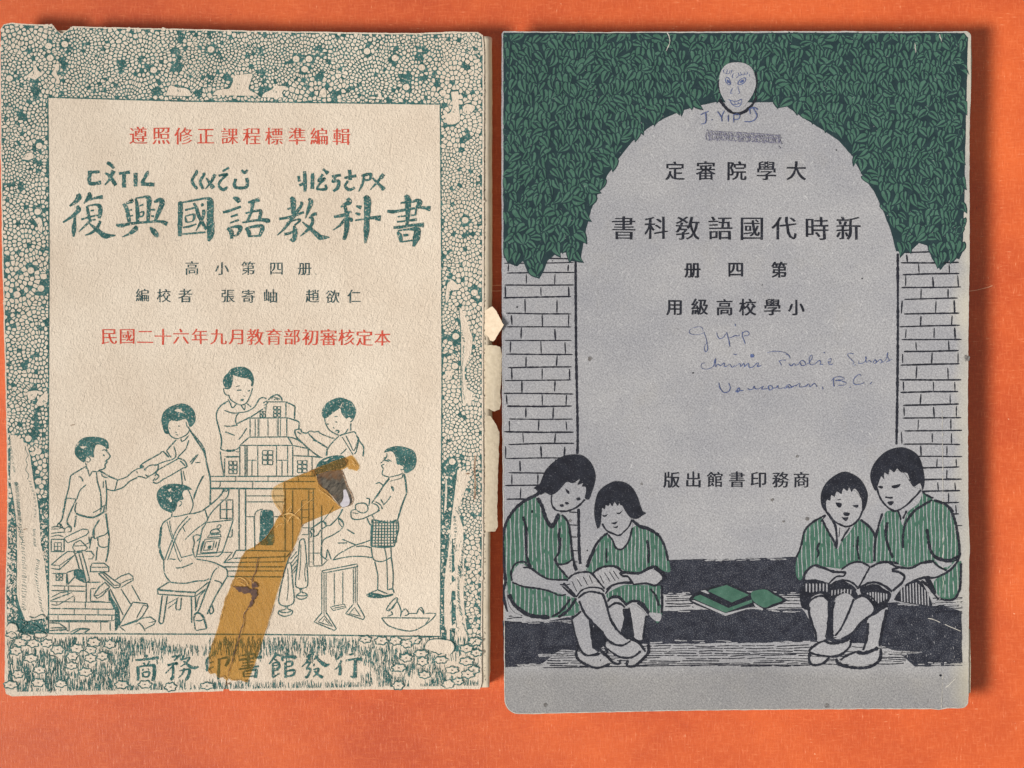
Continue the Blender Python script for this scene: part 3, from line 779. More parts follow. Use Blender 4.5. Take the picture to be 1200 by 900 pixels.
a = Art(BL, 4.5e-5); a.heavy = 1.25; K = 8.3333
a.draw((150, 755, K), """b 165 105 20 190 125 26; b 70 155 16 150 150 18 300 130 26; b 150 180 16 165 200 16; b 210 165 18 190 200 12; b 95 215 24 100 300 24 95 355 18; b 100 220 12 230 205 20 255 220 30 255 300 28 240 360 26; b 150 240 12 140 260 10; b 190 235 12 205 255 12; b 140 275 14 150 320 16; b 145 275 12 205 272 16 195 315 14 150 318 10
b 425 125 14 490 115 18 450 160 14; b 385 205 18 480 185 22 465 200 16; b 440 200 16 440 300 22 425 345 22 415 325 10; b 435 215 12 365 285 10; b 545 110 18 520 160 12; b 535 150 10 600 130 14 570 180 14 510 220 8; b 540 165 10 600 215 22 650 230 26 690 220 10; b 500 260 10 590 245 18 600 270 28 580 330 24 560 350 14; b 550 235 18 530 290 14 490 330 8
b 830 105 10 770 150 16 775 250 22; b 790 185 12 835 170 12; b 760 255 20 835 220 12; b 890 140 20 885 250 22 880 345 18; b 890 145 12 970 130 20 985 150 24 950 215 18""", 'teal')
a.draw((290, 755, K), """b 8 70 20 8 150 24 8 230 18; b -85 155 18 20 140 18 140 125 22; b -60 110 12 50 95 20 70 110 20 50 150 12; b -50 185 12 60 170 12; b -60 213 12 60 203 12; b -90 245 14 20 230 16 110 215 16; b -40 265 18 -35 320 16; b -35 265 12 70 250 20 85 265 26 75 330 24; b -20 290 10 40 285 10; b -30 318 10 60 310 10
b 265 80 16 270 110 20 210 195 12; b 275 110 10 300 105 14 325 115 18; b 260 150 12 290 160 12; b 245 185 14 250 300 20 245 325 18; b 250 185 10 300 180 18 305 230 20 255 240 10; b 255 210 8 300 205 10; b 255 260 8 305 250 10; b 245 325 16 310 285 12; b 375 80 16 385 105 16; b 345 165 14 345 130 18 465 125 26 450 145 12; b 370 180 18 370 330 20; b 375 175 12 430 170 18 430 210 16 375 220 10; b 375 265 12 450 255 20 445 300 18 375 315 12
b 575 130 12 605 100 16 590 160 18 530 220 8; b 570 150 8 600 165 10; b 630 90 12 660 75 10; b 690 105 10 650 150 12; b 660 110 12 700 160 22 760 205 28 800 195 10; b 580 185 10 610 175 16 575 240 12; b 570 245 10 610 240 16 600 290 20 575 325 18 565 310 10; b 650 190 10 645 215 10; b 640 250 10 690 240 16 680 280 14 640 320 10; b 650 260 10 690 300 18 735 325 24
b 925 90 20 900 120 18 875 150 10; b 915 160 18 890 215 14 850 250 8; b 905 200 14 905 260 22 900 305 22; b 990 105 14 1035 95 16; b 960 160 16 1050 145 18 1120 150 24; b 1050 150 18 1050 250 26 1045 310 28 1030 325 18 1005 310 8""", 'teal')
a.build("publisher_lettering", coverL)

a = Art(BL, 4.5e-5)
set_type(a, "遵照修正課程標準編輯", [162, 189, 215, 241, 269, 295, 321, 348, 374, 400], 159, 21.5, 'red', .012, .016, dy=.14)
a.build("red_lettering", coverL)
a = Art(BL, 4.5e-5)
set_type(a, "民國二十六年九月教育部初審核定本", [128, 149, 170, 191, 212, 234, 256, 278, 299, 321, 342, 364, 385, 406, 427, 448], 394, 20.5, 'red', .012, .020, dy=.12)
a.build("red_lettering", coverL)
a = Art(BL, 4.5e-5)
set_type(a, "高小第四册", [225, 260, 291, 324, 357], 314, 17, 'tealdark', .004, .018, dy=.25)
a.ribbon([(369.5, 321), (371, 321.5)], 1.4, 'tealdark')
set_type(a, "編校者張寄岫趙欲仁", [167, 192, 217, 267, 291, 317, 366, 390, 415], 346.3, 17, 'tealdark', .004, .018, dy=.16)
a.build("author_lettering", coverL)

# ---- the picture: seven children building a toy house
PA, PB, PC, PD, PE, PF, PG, PH = (0, 420, 5), (220, 420, 5), (380, 420, 5), (0, 560, 5), (160, 560, 5), (360, 560, 5), (230, 520, 6), (220, 650, 5.625)
def art_part(name, *panels):
    a = Art(BL, 4.5e-5); a.heavy = 1.32
    for o, d in panels: a.draw(o, d, 'teal')
    return a.build(name, coverL)

# toy house (with its tall gate, steps and windows)
def win(x0, y0, x1, y1, nx, ny, w=4):
    out = []
    for i in range(nx):
        for j in range(ny):
            a, b = x0 + (x1 - x0) * i / nx + 2, x0 + (x1 - x0) * (i + 1) / nx - 2
            c, d = y0 + (y1 - y0) * j / ny + 2, y0 + (y1 - y0) * (j + 1) / ny - 2
            m, n = (a + b) / 2, (c + d) / 2
            out.append(f"{w} {m} {c} {b} {c+2} {b} {n} {b-1} {d} {m} {d} {a+1} {d-1} {a} {n} {a+1} {c+1} {m} {c}")
    return '\n'.join(out)
art_part("printed_toy_house", (PB, """5l 455 255 575 255 575 345; 6 575 255 625 280 627 300 625 355; 4l 460 262 455 345; 5l 365 350 580 348; 5l 365 350 365 460; 4l 395 350 395 460; 3l 411 350 411 460; 3l 417 350 417 460; 4l 470 350 470 460; 3l 524 350 524 460; 3l 531 350 531 460; 3l 543 350 543 460; 5l 580 348 580 460; 6 580 348 615 358 650 372 652 395 650 415
5l 360 462 585 460 615 510 305 510 360 462; 5 585 460 640 475 700 525 705 570; 5l 615 510 700 528; 5l 305 510 305 690; 4l 335 512 335 690; 3l 342 512 342 690; 3l 349 512 349 690; 4l 410 512 410 690; 4l 520 512 520 690; 4l 585 512 585 690; 5l 615 512 615 690; 4l 350 597 410 597; 4l 376 597 376 690; 4l 520 597 585 597; 4l 552 597 552 690
5l 615 570 730 575 790 582; 4l 728 575 728 690; 4l 215 575 300 575; 4l 215 585 215 690; 4l 225 580 300 578; 5l 130 692 745 690; 5l 130 720 750 722; 4l 280 692 280 720; 4l 470 692 470 720; 4l 648 692 648 720; 5l 132 760 750 765; 4l 190 722 190 745 180 760; 4l 380 722 380 762; 4l 568 724 568 765; 4 132 692 132 860""" + '\n' + win(435, 538, 500, 625, 2, 3) + '\n' + win(640, 597, 700, 672, 2, 3) + '\n' + win(238, 600, 290, 678, 2, 3) + '\n' + win(500, 280, 545, 345, 2, 3) + '\n' + win(420, 308, 456, 348, 2, 2)),
 (PE, """4l 430 65 1045 65; 5l 600 65 600 425; 5l 638 65 638 430; 5l 870 65 870 430; 4l 914 70 914 430; 4l 640 106 870 106; 4l 640 141 870 141; 4l 640 228 692 228; 4l 802 228 868 228; 4 692 418 690 300 690 225 705 195 740 182
f 725 385 724 300 725 205 745 188 790 192 801 215 801 300 801 385; 4l 690 392 800 392; 5l 560 470 582 425 640 425 905 430 880 462 565 472; 5l 510 497 560 470; 4l 508 497 868 492; 5l 505 522 862 522; 4l 530 546 860 546; 5l 530 578 855 581; 4l 905 430 855 580; 4l 868 440 868 490; 4l 490 437 560 437 510 497
4l 490 130 565 130; 4l 490 150 490 245; 4l 527 130 527 245; 4l 563 130 563 245; 4l 490 186 563 186; 4l 490 238 563 238; 4 560 300 556 345 530 345"""),
 (PG, """4l 740 400 740 590; 4l 790 320 790 865; 4l 822 320 822 865; 4l 740 592 790 592; 4l 740 640 790 640; 4l 740 465 790 465; 4l 740 520 790 520; 4l 880 430 880 860; 4l 740 400 775 395; 3l 790 345 822 345; 3l 790 400 822 400; 3l 790 460 822 460; 3l 790 530 822 530; 3l 790 590 822 590; 3l 790 635 822 635; 3l 790 690 822 690; 3l 790 770 822 770; 3l 790 832 822 832; 3l 790 865 822 865; 4l 822 770 870 770; 4l 822 860 880 860 925 815"""))
art_part("printed_blocks", (PD, """f 436 540 482 540 505 612 440 585; f 640 655 655 700 690 755 702 795 682 790 645 720; fl 680 795 702 800 706 860 680 897
4l 295 725 660 730; 5l 295 765 675 770; 5l 290 800 680 804; 5l 290 836 660 838; 4l 290 843 640 845; 5l 500 730 500 765; 4l 435 765 435 800; 4l 575 768 575 802; 4l 340 802 340 836; 4l 500 804 500 836; 5l 655 800 655 838; 5l 405 845 405 898; 4l 590 845 590 900; 5l 645 845 645 897; 5l 676 770 676 895; 5l 655 770 685 755; 5l 660 838 690 822
5l 300 360 376 360 376 432 300 432 300 360; 4l 318 380 359 380 359 425 318 425 318 380; 4l 338 380 338 425; 4l 318 402 359 402; 5l 376 352 430 325 485 300 512 303 520 318 505 335 450 360 400 380; 4l 376 352 390 375 400 382; 5l 425 410 437 382 470 365 500 395 512 410 500 425 440 432 425 410; 4l 430 400 470 398 500 398
5l 300 510 345 470 395 432 430 432 440 448 400 490 348 538 300 530; 4l 300 510 348 514 348 538; 4l 348 514 440 450; 5l 440 445 455 437 480 436 500 500 525 600 510 612 490 612 470 550 440 445; 4l 462 440 505 605; 5l 500 432 535 430 550 455 540 475 515 475; 5l 540 500 610 500 637 522 637 550 530 550 530 522 540 500; 4l 530 524 637 524
5l 575 560 610 555 655 590 705 625 703 640 670 646 620 600 575 560; 4l 600 558 668 630 705 628; 5l 672 600 710 575 755 560 778 578 780 600 745 620 710 642; 4l 705 620 745 600 780 590; 5l 645 650 722 805; 4l 770 628 822 722; 4l 708 650 772 752; 5l 700 862 735 800 778 728 860 738 868 755 835 810 800 842 700 872; 4l 868 755 840 745 800 820
5l 700 872 770 845 835 822 880 815 912 838 900 860 850 885; 4l 870 850 910 840; 5l 790 862 815 850 835 870 850 900; 4l 700 872 735 900; 5l 505 612 590 612; 5l 505 612 505 730; 4l 530 722 530 650 560 648; 4l 530 722 615 727; 5l 548 690 580 640 615 612 642 640 600 690 570 706 548 690; 4l 548 690 575 688 642 640; 5l 638 655 640 725
4l 305 560 390 560 390 630; 5l 392 555 440 538; 5l 392 560 398 625 436 582 436 540; 4l 305 632 500 636; 5l 300 660 500 665; 4l 300 700 355 672 398 668 398 690; 5l 295 720 360 695 420 672; 4l 335 748 435 690; 4l 436 695 436 725; 4l 300 742 335 748 330 726; 4l 378 636 378 660; 5l 400 636 400 662
4l 300 300 340 300; 5l 300 290 330 285 360 290; 4l 300 325 345 320 385 318; 5l 345 300 360 290 380 300 375 315; 5l 380 298 400 285 418 295 415 315 395 318; 4l 300 345 340 335 370 345; 5l 520 345 525 380 500 390; 5l 295 880 340 878 390 882 355 898; 4l 290 850 345 852 390 882; 5l 410 905 450 885 480 882 525 886 500 900""" + '\n' + win(326, 562, 368, 604, 2, 2)),
 ((0, 680, 4), "4l 232 236 310 232 320 240; 5l 335 255 365 235 380 228 420 230 385 252"))
art_part("printed_toys", (PF, """5l 85 545 290 505 296 520 96 558 85 545; 4l 85 545 85 800; 4l 98 558 98 805; 4l 110 556 110 800; 4l 270 525 270 738; 4l 281 522 281 735; 4l 292 510 292 735; 4l 158 556 158 748; 4l 208 546 208 742; 4l 135 757 216 740 226 760 152 778 135 757; 4l 150 765 222 752
5l 85 790 40 845 158 895 170 885 112 790; 4l 62 845 100 808 150 872 62 845; 3l 85 848 100 825 130 860; 5l 270 740 224 795 328 832 336 815 292 735; 4l 246 795 276 760 312 812 246 795; 5l 435 820 716 822; 5 435 820 470 862 545 890 620 896 690 862 735 825 755 798; 4 690 862 705 840 716 822
5 462 772 485 735 520 703 530 716 505 750 478 780 462 772; 4 475 770 500 765 520 730; 5 520 712 540 750 550 785 545 815; 5 490 782 498 800 470 812; 5 552 790 572 768 590 785 592 800 570 808; 5 640 800 652 770 668 760 680 780 682 800; 4 590 795 640 795; 4 690 795 720 793 755 796; 4 660 770 678 790"""),
 (PE, """5 955 372 970 358 985 372 995 480 1003 615 985 645 945 645 930 615 945 480 955 372; 3 962 390 960 500 950 600; 3 990 500 985 560 992 610; 5 955 650 960 670 940 685 935 700 960 712 990 705 1000 688 985 675 970 672 965 652; 5 940 688 970 692 1000 688
5 880 505 892 498 905 510 915 620 922 720 895 748 852 748 832 720 845 640 862 570; 3 885 530 888 640 880 720; 5 868 752 872 770 835 780 832 798 865 812 905 800 912 780 885 768 882 752; 5 838 785 870 790 910 782
4 900 478 940 430; 4 905 500 942 452; 4 910 520 942 478; 4 915 545 940 505; 4 918 560 938 530"""))

# child 1, standing at the left
def kid(*panels): return art_part("printed_child", *panels)
kid((PA, """f 437 545 445 510 462 485 490 465 530 459 575 461 612 472 632 490 637 528 625 530 608 515 580 505 562 508 554 530 548 552 550 580 530 576 515 574 502 590 498 612 480 605 455 585 440 562; p 470 520 485 514 500 518 490 530; p 452 500 462 490 455 515
4 505 575 522 580 528 595 518 608 505 603; 6 622 530 628 548 645 572 634 590 618 600; 6 618 600 628 608 614 622 616 640 600 650 580 656 575 662; 5 595 542 612 535 625 546; 6 602 562 612 572; 5 612 605 624 606; 5 500 612 506 628
5l 505 628 525 690 540 662 576 665; 5 500 630 508 645 520 660; 5 576 660 592 664 600 690 630 700; 6 498 635 460 658 425 680 412 695 402 760 386 818; 5l 384 818 450 825; 5 450 825 468 775 505 740; 5 460 690 478 702 485 722; 6 384 820 376 870 366 905; 5 565 668 570 720 588 790 594 860 590 900; 4 606 720 604 760; 5 618 712 625 800 620 900
6 590 660 640 692 686 710; 5 620 765 668 775 680 745 688 710; 5 688 714 740 695 775 665 805 648 840 640; 6 668 776 722 755 760 720 805 698; 5 805 690 830 695 858 702 872 690; 5 845 655 872 630 905 624 926 626 918 660 872 690 850 680; 4 800 660 805 675; 4 842 645 852 660; 8 820 640 830 628 842 640"""),
 (PD, """6 388 118 372 200 362 245 340 272; 6 445 128 428 165 405 215 392 258 400 280; 5 330 290 345 264 355 285; 4 355 268 372 300; 5 392 258 405 278 420 290; 5 570 20 588 90 592 170; 5 622 40 624 120 618 170; 5 445 205 438 185 448 145; 8 445 208 480 222 545 232 600 205 615 200; 5 545 205 580 185 612 160; 5 612 165 604 205
6 445 222 436 290; 7 620 208 632 300 640 345; 5 555 358 580 345 612 335 632 318; 6 582 245 555 290 545 330 556 360; 5 572 350 578 395 605 408 636 400; 6 640 345 632 440 620 492; 5 570 405 562 485; 5 535 345 524 415; 5 548 300 552 340 535 350"""))
# child 2, the girl passing a block
kid((PA, """f 945 362 955 320 985 290 1030 270 1070 264 1112 280 1140 315 1146 360 1130 392 1112 402 1100 372 1085 355 1040 368 1000 365 986 385 985 410 992 440 968 440 956 415; p 1022 305 1045 295 1058 300 1072 318 1040 312
5 985 425 1000 455 1035 471 1065 462 1095 445 1110 420; 5 990 405 998 412; 5 1043 395 1052 399; 4 1025 430 1035 436; 5 1030 446 1043 450; 4 1090 372 1096 400 1108 408; 5 1060 468 1064 486 1085 476 1105 452; 6 1112 425 1150 465 1190 520 1204 565
6 1032 478 1002 510 975 542; 6 940 556 955 545 990 580; 4 955 545 985 578; 5 975 540 1002 582; 6 940 556 880 590 842 612 820 632 838 642; 5 985 600 955 608 905 630; 5 1018 515 1030 560 1022 585 985 600; 5 1105 480 1088 530 1052 568 1040 585; 6 1040 585 1078 598 1095 632 1075 642; 5 1055 600 1085 630; 5 1112 610 1150 568; 4 1145 612 1175 609
5 1040 590 1000 612 950 640 920 660 908 690; 5 1075 640 1010 680 962 705; 5 905 672 930 690 908 716; 6 895 725 920 732 962 704; 5 908 700 895 720; 5 1060 655 1068 740; 4 1072 660 1086 718; 5 1188 690 1142 790 1135 825"""),
 (PB, "6 0 400 50 480 95 550 112 620 132 720 130 860; 5 20 620 60 562; 5 95 685 60 750 34 825; 4 45 610 75 610"))
# child 3, seated on the stool with the plan
kid((PE, """p 200 232 160 260 145 290 138 400 160 480 165 560 200 612 350 605 430 600 480 520 345 470 330 340 400 250 330 210; f 118 112 125 76 150 50 190 36 240 35 290 45 326 68 300 70 276 76 268 100 276 126 254 130 240 145 236 170 226 190 208 205 180 196 150 180 130 152; p 185 70 205 60 203 72 192 82; p 185 128 203 108 200 120 210 136 195 142 195 130
5 250 135 262 140 262 155 248 168; 5 300 66 316 100 331 150 322 190 310 207; 5 210 205 204 228; 5 205 228 245 225 300 212 330 210; 6 202 232 160 260 145 290; 11 145 288 140 340 134 400 145 450 160 480; 6 160 480 165 560 200 612; 6 200 612 280 618 350 605 400 602 425 590
4 178 255 246 475 266 478; 4 194 250 206 320 264 470; 5 300 225 232 310 165 482; 5 316 235 246 320 182 482; 5 190 475 230 478; 5 265 466 330 450; 5 330 345 338 380 330 430 346 472; 5 346 475 430 490 468 502; 6 330 210 380 195 402 180 442 150 490 105 512 65; 5 512 65 525 80 540 65 532 110 490 150 442 200 415 240; 5 400 185 413 230 410 256 350 300 284 362; 5 270 285 286 318; 4 505 68 515 85
5 330 348 345 335 362 335 378 345 352 372; 5l 410 262 566 246 546 310 502 440 480 460 350 462 385 300 410 262; 4l 355 448 470 440 500 430; 4 470 290 480 275 495 280 482 300 470 292; 5 430 325 440 308 470 300 488 320 430 325; 5l 425 335 490 330 495 345 415 350 425 335; 4l 400 360 490 355 470 435 375 440 400 360; 4l 405 375 455 370 445 420 392 425 405 375; f 418 400 438 396 434 415 416 415; 4 390 370 380 400 372 430; 4 470 372 460 410
6 230 528 270 524 330 500; 6 466 502 520 530 532 555 530 580; 5 430 602 452 550 480 520; 6 430 605 400 680 362 780 340 800; 5 455 600 490 612 500 625; 6 530 580 470 680 440 740 412 800; 8 335 822 345 795 370 795 392 820 410 882; 5 410 884 370 890 345 890 335 822; 5 345 835 370 838 390 830
6 120 656 155 632 195 608; 7 120 656 230 665 345 672; 5 345 672 380 645 420 612; 5l 122 658 126 682 340 696 345 672; 5l 342 696 405 650; 6 150 690 140 770 130 845; 6 130 845 142 856 156 848; 5 180 692 168 770 156 848; 5 320 700 322 780 322 850; 5 344 698 346 780; 4 180 738 245 702; 4 182 766 240 722; 5 236 710 230 765 242 774 256 768 262 702; 5 430 752 426 790 436 798 450 780 440 742; 4 350 760 365 700 400 660"""))
# child 4, the boy at the top
kid((PB, """f 205 132 215 105 235 85 250 65 280 52 320 49 352 60 376 85 388 126 380 166 370 160 373 136 355 120 320 114 290 106 262 98 266 110 262 140 250 176 230 178 212 160; 5 235 180 212 176 212 196 225 215 240 214; 5 240 214 250 240 280 262 310 273 342 262 366 220 380 172; 4 282 166 305 160; 6 288 188 302 186 316 186; 5 350 192 366 188; 4 325 218 335 224; f 308 242 318 236 330 240 322 252 312 250
5 235 238 248 262 262 290 286 266; 5 230 250 215 270; 5 310 272 332 302 336 272; 5 345 264 372 286; 6 235 250 195 276 172 310 168 350 185 420 198 480 192 532; 5 215 305 260 320 302 318; 5 302 318 284 340 280 370 290 396; 5 210 396 250 398 290 390; 5 302 318 350 310 392 285; 6 392 285 418 240 440 230 462 238; 5 440 262 466 248; 4 445 275 468 266; 5 445 292 462 282; 6 290 382 370 342 440 296; 5 462 250 468 265
5 218 430 276 452; 5 346 408 320 450 298 476; 5 192 532 230 542 280 535 302 520; 10 225 540 250 542 276 538; 5 190 545 196 600 212 690; 4 280 545 304 550; 6 470 245 495 222 525 213 548 232 552 250; 4 490 240 500 226 520 232 540 240; 4 505 246 515 236 530 246"""))
# child 5, the boy in braces at the right of the house
kid((PB, """f 785 330 790 295 810 265 850 240 890 229 925 238 960 254 982 290 986 320 970 360 946 344 930 354 915 340 900 320 894 292 880 300 850 320 820 345 800 352; 5 905 262 898 285 905 310; p 906 262 898 272 894 292 900 280; 5 946 344 962 340 968 358 952 374; 5 800 350 812 390 828 418 852 436 885 451; 5 885 451 920 440 940 412; 4 810 346 822 340; 4 858 342 880 340; 6 816 384 826 386; 6 864 372 876 374; 4 850 404 860 410; 6 862 430 874 422 886 428 878 440
5 890 454 930 440 975 430 986 446; 5 956 380 955 425; 4 904 460 935 510 968 565; 4 926 452 950 500 974 540 1002 460; 6 986 448 1010 490 1030 520 1027 575; 5 972 560 985 550 1002 480; 5 885 456 850 490 820 530 810 570; 6 820 525 760 488 735 480; 5 700 432 735 470 800 515; 6 780 582 740 555 700 522 650 475 632 452; 6 632 452 628 422 660 415 668 432 700 440; 5 640 430 665 445; 5 700 440 715 426 742 432 765 428 780 442 860 472; 5 815 530 816 572; 5 895 562 915 545 930 528; 4 715 450 735 465"""))
# child 6, the boy standing at the right in checked shorts
chk = [(375, 245), (430, 252), (528, 252), (534, 295), (508, 402), (440, 408), (374, 400), (378, 300)]
def checks():
    s = []
    for i in range(9):
        x = 385 + i * 17
        s.append(f"4l {x} {248} {x - 6 + i} {404 - max(0, i - 6) * 12}")
    for j in range(9):
        y = 264 + j * 17
        s.append(f"4l 376 {y} {530 - max(0, j - 3) * 4} {y}")
    return '\n'.join(s)
kid((PC, """f 350 552 365 530 400 517 440 514 490 525 526 545 541 590 530 640 500 666 470 672 466 640 450 626 426 620 420 590 412 565 395 545 370 548; 5 446 625 468 630 462 652 445 650; 5 365 555 366 575 340 606; 5 352 620 335 628 345 645 340 680 380 696; 6 352 598 370 600 378 606; 5 345 585 362 580; 5 370 590 395 606; 5 340 606 330 615
5 380 696 430 685 462 672; 4 385 720 430 708 458 698; 5 462 672 456 700; 6 380 700 350 740 320 790 298 822; 5 300 735 322 728 346 746; 5 398 750 406 765 402 780"""),
 (PF, """5 482 5 430 70 376 152; 8 566 -24 576 20 583 90; 7 583 90 555 160 530 245; 5 490 48 502 75; 5 490 105 470 135 445 160; 5 430 125 446 152; 5 385 150 408 160 420 180 412 195; 5 400 140 430 160 440 185; 5 425 190 380 215 320 242; 5 255 210 262 190 290 185; 5 285 185 282 162 300 150 340 150 356 178 345 200 315 205 290 190; 5 255 210 260 235 285 245 322 240; 4 265 205 300 210; 5 345 120 365 125 360 165; 5 350 235 362 265 376 280; 4 376 215 392 240
8 380 244 430 256 480 262 530 245; 6 530 250 535 295 522 350 508 402; 6 508 402 440 408 374 400; 6 380 246 374 320 374 400; 5 374 405 380 450 392 482 440 490 492 465; 5 490 405 492 465; 5 395 490 412 570 412 655; 4 452 410 465 490 470 660; 5 492 465 503 560 500 655
f 348 682 380 675 420 680 450 688 475 684 505 678 500 690 462 700 405 706 356 698; 5 350 684 385 668 412 656; 5 412 656 440 668 470 680; 6 475 655 500 652 508 675""" + '\n' + checks()))
# child 7, bending over the house, the head lost in the torn patch
kid((PB, "f 750 642 765 610 800 585 850 570 900 568 925 585 920 612 870 625 820 640 775 652 745 655; p 795 600 830 585 812 602"),
 (PG, """5 1030 460 1000 515 945 575; 5 890 545 910 555 915 575; 5 965 440 940 480 890 545; 5 885 545 850 570 800 600; 5 800 610 825 600 830 625; 5 915 575 940 578; 5 1000 520 1030 545 1038 580; 5 1000 520 1005 560 1030 590"""),
 (PF, """5 205 182 180 232 130 282; 5 185 238 212 270 200 300 150 335 92 368 80 440; 5 80 440 85 460 110 470 118 422 140 480; 5 75 450 115 482; 5 150 482 180 450 230 420 282 395 330 380 376 362; 5 150 482 220 466 300 460 384 468; 5 20 300 60 270 90 255 112 282; 5 30 345 60 335 80 305 118 280; 5 205 360 240 375 282 392; 5 178 382 234 382; 5 230 300 278 330; 5 286 403 330 400 372 410; 5 15 310 25 330 20 350"""))

# pale specks and fibres, a few soil marks
for x, y, w in ((85, 498, 1.0), (268, 801, 2.0), (548, 555, 2.0), (300, 40, 1.0), (30, 20 + 600, 1)):
    st = Art(BL, 6e-5); st.ribbon(resample([(x - 2.5, y + .4), (x + 2.5, y - .4)], 1), w, 'soil'); st.build("soil_mark", coverL)
st = Art(BL, 6e-5); st.ribbon(catmull([(557, 534), (556, 550), (557, 566), (556, 585)]), 2.2, 'soil')
st.build("soil_mark", coverL)

# torn-off patch in the picture and the brown tape over the tear
pt = Art(BL, 1.3e-4); pt.jit = .5
pt.fill(panel((230, 520), 6, 850, 225, 880, 200, 930, 185, 990, 178, 1024, 190, 1042, 235, 1062, 300, 1090, 350, 1103, 400, 1085, 432, 1050, 445, 1028, 448, 1010, 430, 960, 370, 905, 325, 862, 285), 'torn')
pt.mat('soil'); pt.mat('flapfold')
pt.stroke(panel((230, 520), 6, 1024, 190, 1042, 235, 1062, 300, 1090, 350, 1103, 400, 1085, 432), 1.6, 'soil')
pt.fill(panel((230, 520), 6, 1035, 325, 1050, 320, 1068, 360, 1080, 405, 1070, 432, 1045, 444, 1028, 446, 1012, 425, 1028, 400, 1036, 370), 'lav')
pt.stroke(panel((230, 520), 6, 850, 300, 900, 340, 960, 385, 1015, 440), 1.3, 'flapfold')
pt.fill(panel((220, 420), 5, 745, 650, 800, 632, 870, 610, 920, 585, 935, 610, 915, 640, 850, 655, 790, 672, 740, 690), 'tealdark')
pt.build("torn_patch", coverL)

def hT(u, v):
    r = 0.00006 * noise.noise(Vector((u * .09, v * .05, 0))) + 0.00004 * noise.noise(Vector((u * .3, v * .2, 5)))
    return hL(u, v) + 0.00024 + r
strip = [(331, 565), (345, 559), (368, 550.5), (371, 560), (373, 566), (384, 576), (392, 587), (399.5, 595.5), (388, 600.5), (370, 608), (354, 614.5), (347, 635), (338, 653), (334, 664), (326, 690), (316, 723), (309, 745), (302, 768), (297, 782), (290, 799)] + \
        [(280, 796.5), (272, 797.5), (267.5, 794), (266, 798), (262, 792.5), (256, 794), (252, 789), (247, 790), (244, 786), (246, 777), (244.5, 768), (250, 752), (256, 733), (264, 702), (270, 688), (273, 681), (277, 672), (282, 655), (288, 645), (299, 640.5), (312, 629), (320, 618), (324, 608), (331, 602), (333, 590), (332.5, 578)]
BL.sheet("adhesive_tape", rough_line(strip, .35, 3), 0.00004, ['tape'], 4, hT, coverL)
lightfold = panel((230, 520), 6, 612, 268, 575, 285, 545, 305, 530, 335, 530, 370, 545, 415, 570, 450, 600, 490, 612, 495, 616, 400, 618, 300)
BL.sheet("adhesive_tape", rough_line(lightfold, .25, 3), 0.00004, ['tapelight'], 4, hT, coverL, 0.00002)
endfold = panel((230, 520), 6, 1030, 105, 1060, 92, 1085, 82, 1100, 88, 1120, 112, 1145, 150, 1143, 175, 1128, 192, 1095, 182, 1072, 180, 1055, 150, 1048, 120)
BL.sheet("adhesive_tape", rough_line(endfold, .25, 3), 0.00004, ['tape'], 4, hT, coverL, 0.00002)
topband = panel((230, 520), 6, 815, 190, 900, 150, 1000, 112, 1045, 95, 1058, 130, 1060, 165, 1020, 185, 940, 190, 880, 205, 835, 225)
BL.sheet("adhesive_tape", rough_line(topband, .25, 3), 0.00004, ['tape'], 4, hT, coverL, 0.00003)

cr = Art(BL, 4.4e-4); cr.wob = .5; cr.jit = .6
cr.draw(PH, "5 468 20 455 70 448 110 425 165 430 235; 5 420 300 400 350 370 395 372 440 350 500 335 560 315 620 300 680 280 740 265 800; b 300 210 14 340 225 26 385 235 30 430 245 34; b 435 230 30 440 265 34 428 300 22 415 345 10; b 440 180 16 445 215 24; 2 320 160 360 165 390 195 385 225", 'crack')
cr.v = [(x, y, z) for x, y, z in cr.v]
for o_ in (strip, topband):
    cr2 = rough_line(o_, .5, 2)
    for k in range(0, len(cr2) - 6, 5):
        if rnd.random() < .7: cr.ribbon(cr2[k:k + rnd.choice((3, 5, 6))], rnd.uniform(.4, 1.0), 'taperim')
cr.build("tape_crack", coverL)
wr_ = Art(BL, 4.2e-4); wr_.wob = .6; wr_.jit = .6  # pale streaks painted where the tape's crumples catch light
wr_.heavy = .62
wr_.draw(PG, """b 560 430 4 590 470 9 612 510 6 640 540 3; b 690 500 5 720 470 12 760 430 8 820 385 4; b 640 560 4 660 520 12 690 500 8 725 520 5; b 540 310 3 590 285 6 640 262 3; b 530 340 4 540 390 5 570 450 4; b 860 320 4 930 370 6 1010 445 4; b 610 500 8 660 490 16 700 510 10 730 540 4; b 640 470 5 670 440 9 660 480 6; b 560 590 3 580 570 8 610 560 4
b 1075 150 4 1100 140 9 1120 165 6; b 1090 110 4 1110 130 6 1140 165 3""", 'wrinklehi')
wr_.draw(PH, "b 320 160 3 350 150 7 385 175 8 395 205 4; b 400 165 4 430 180 12 445 210 6; b 330 180 4 360 190 8 380 205 4; b 365 390 2 380 370 5 410 345 3; b 345 560 2 360 500 5 372 445 2", 'wrinklehi')
wr_.build("tape_wrinkle_highlight", coverL)

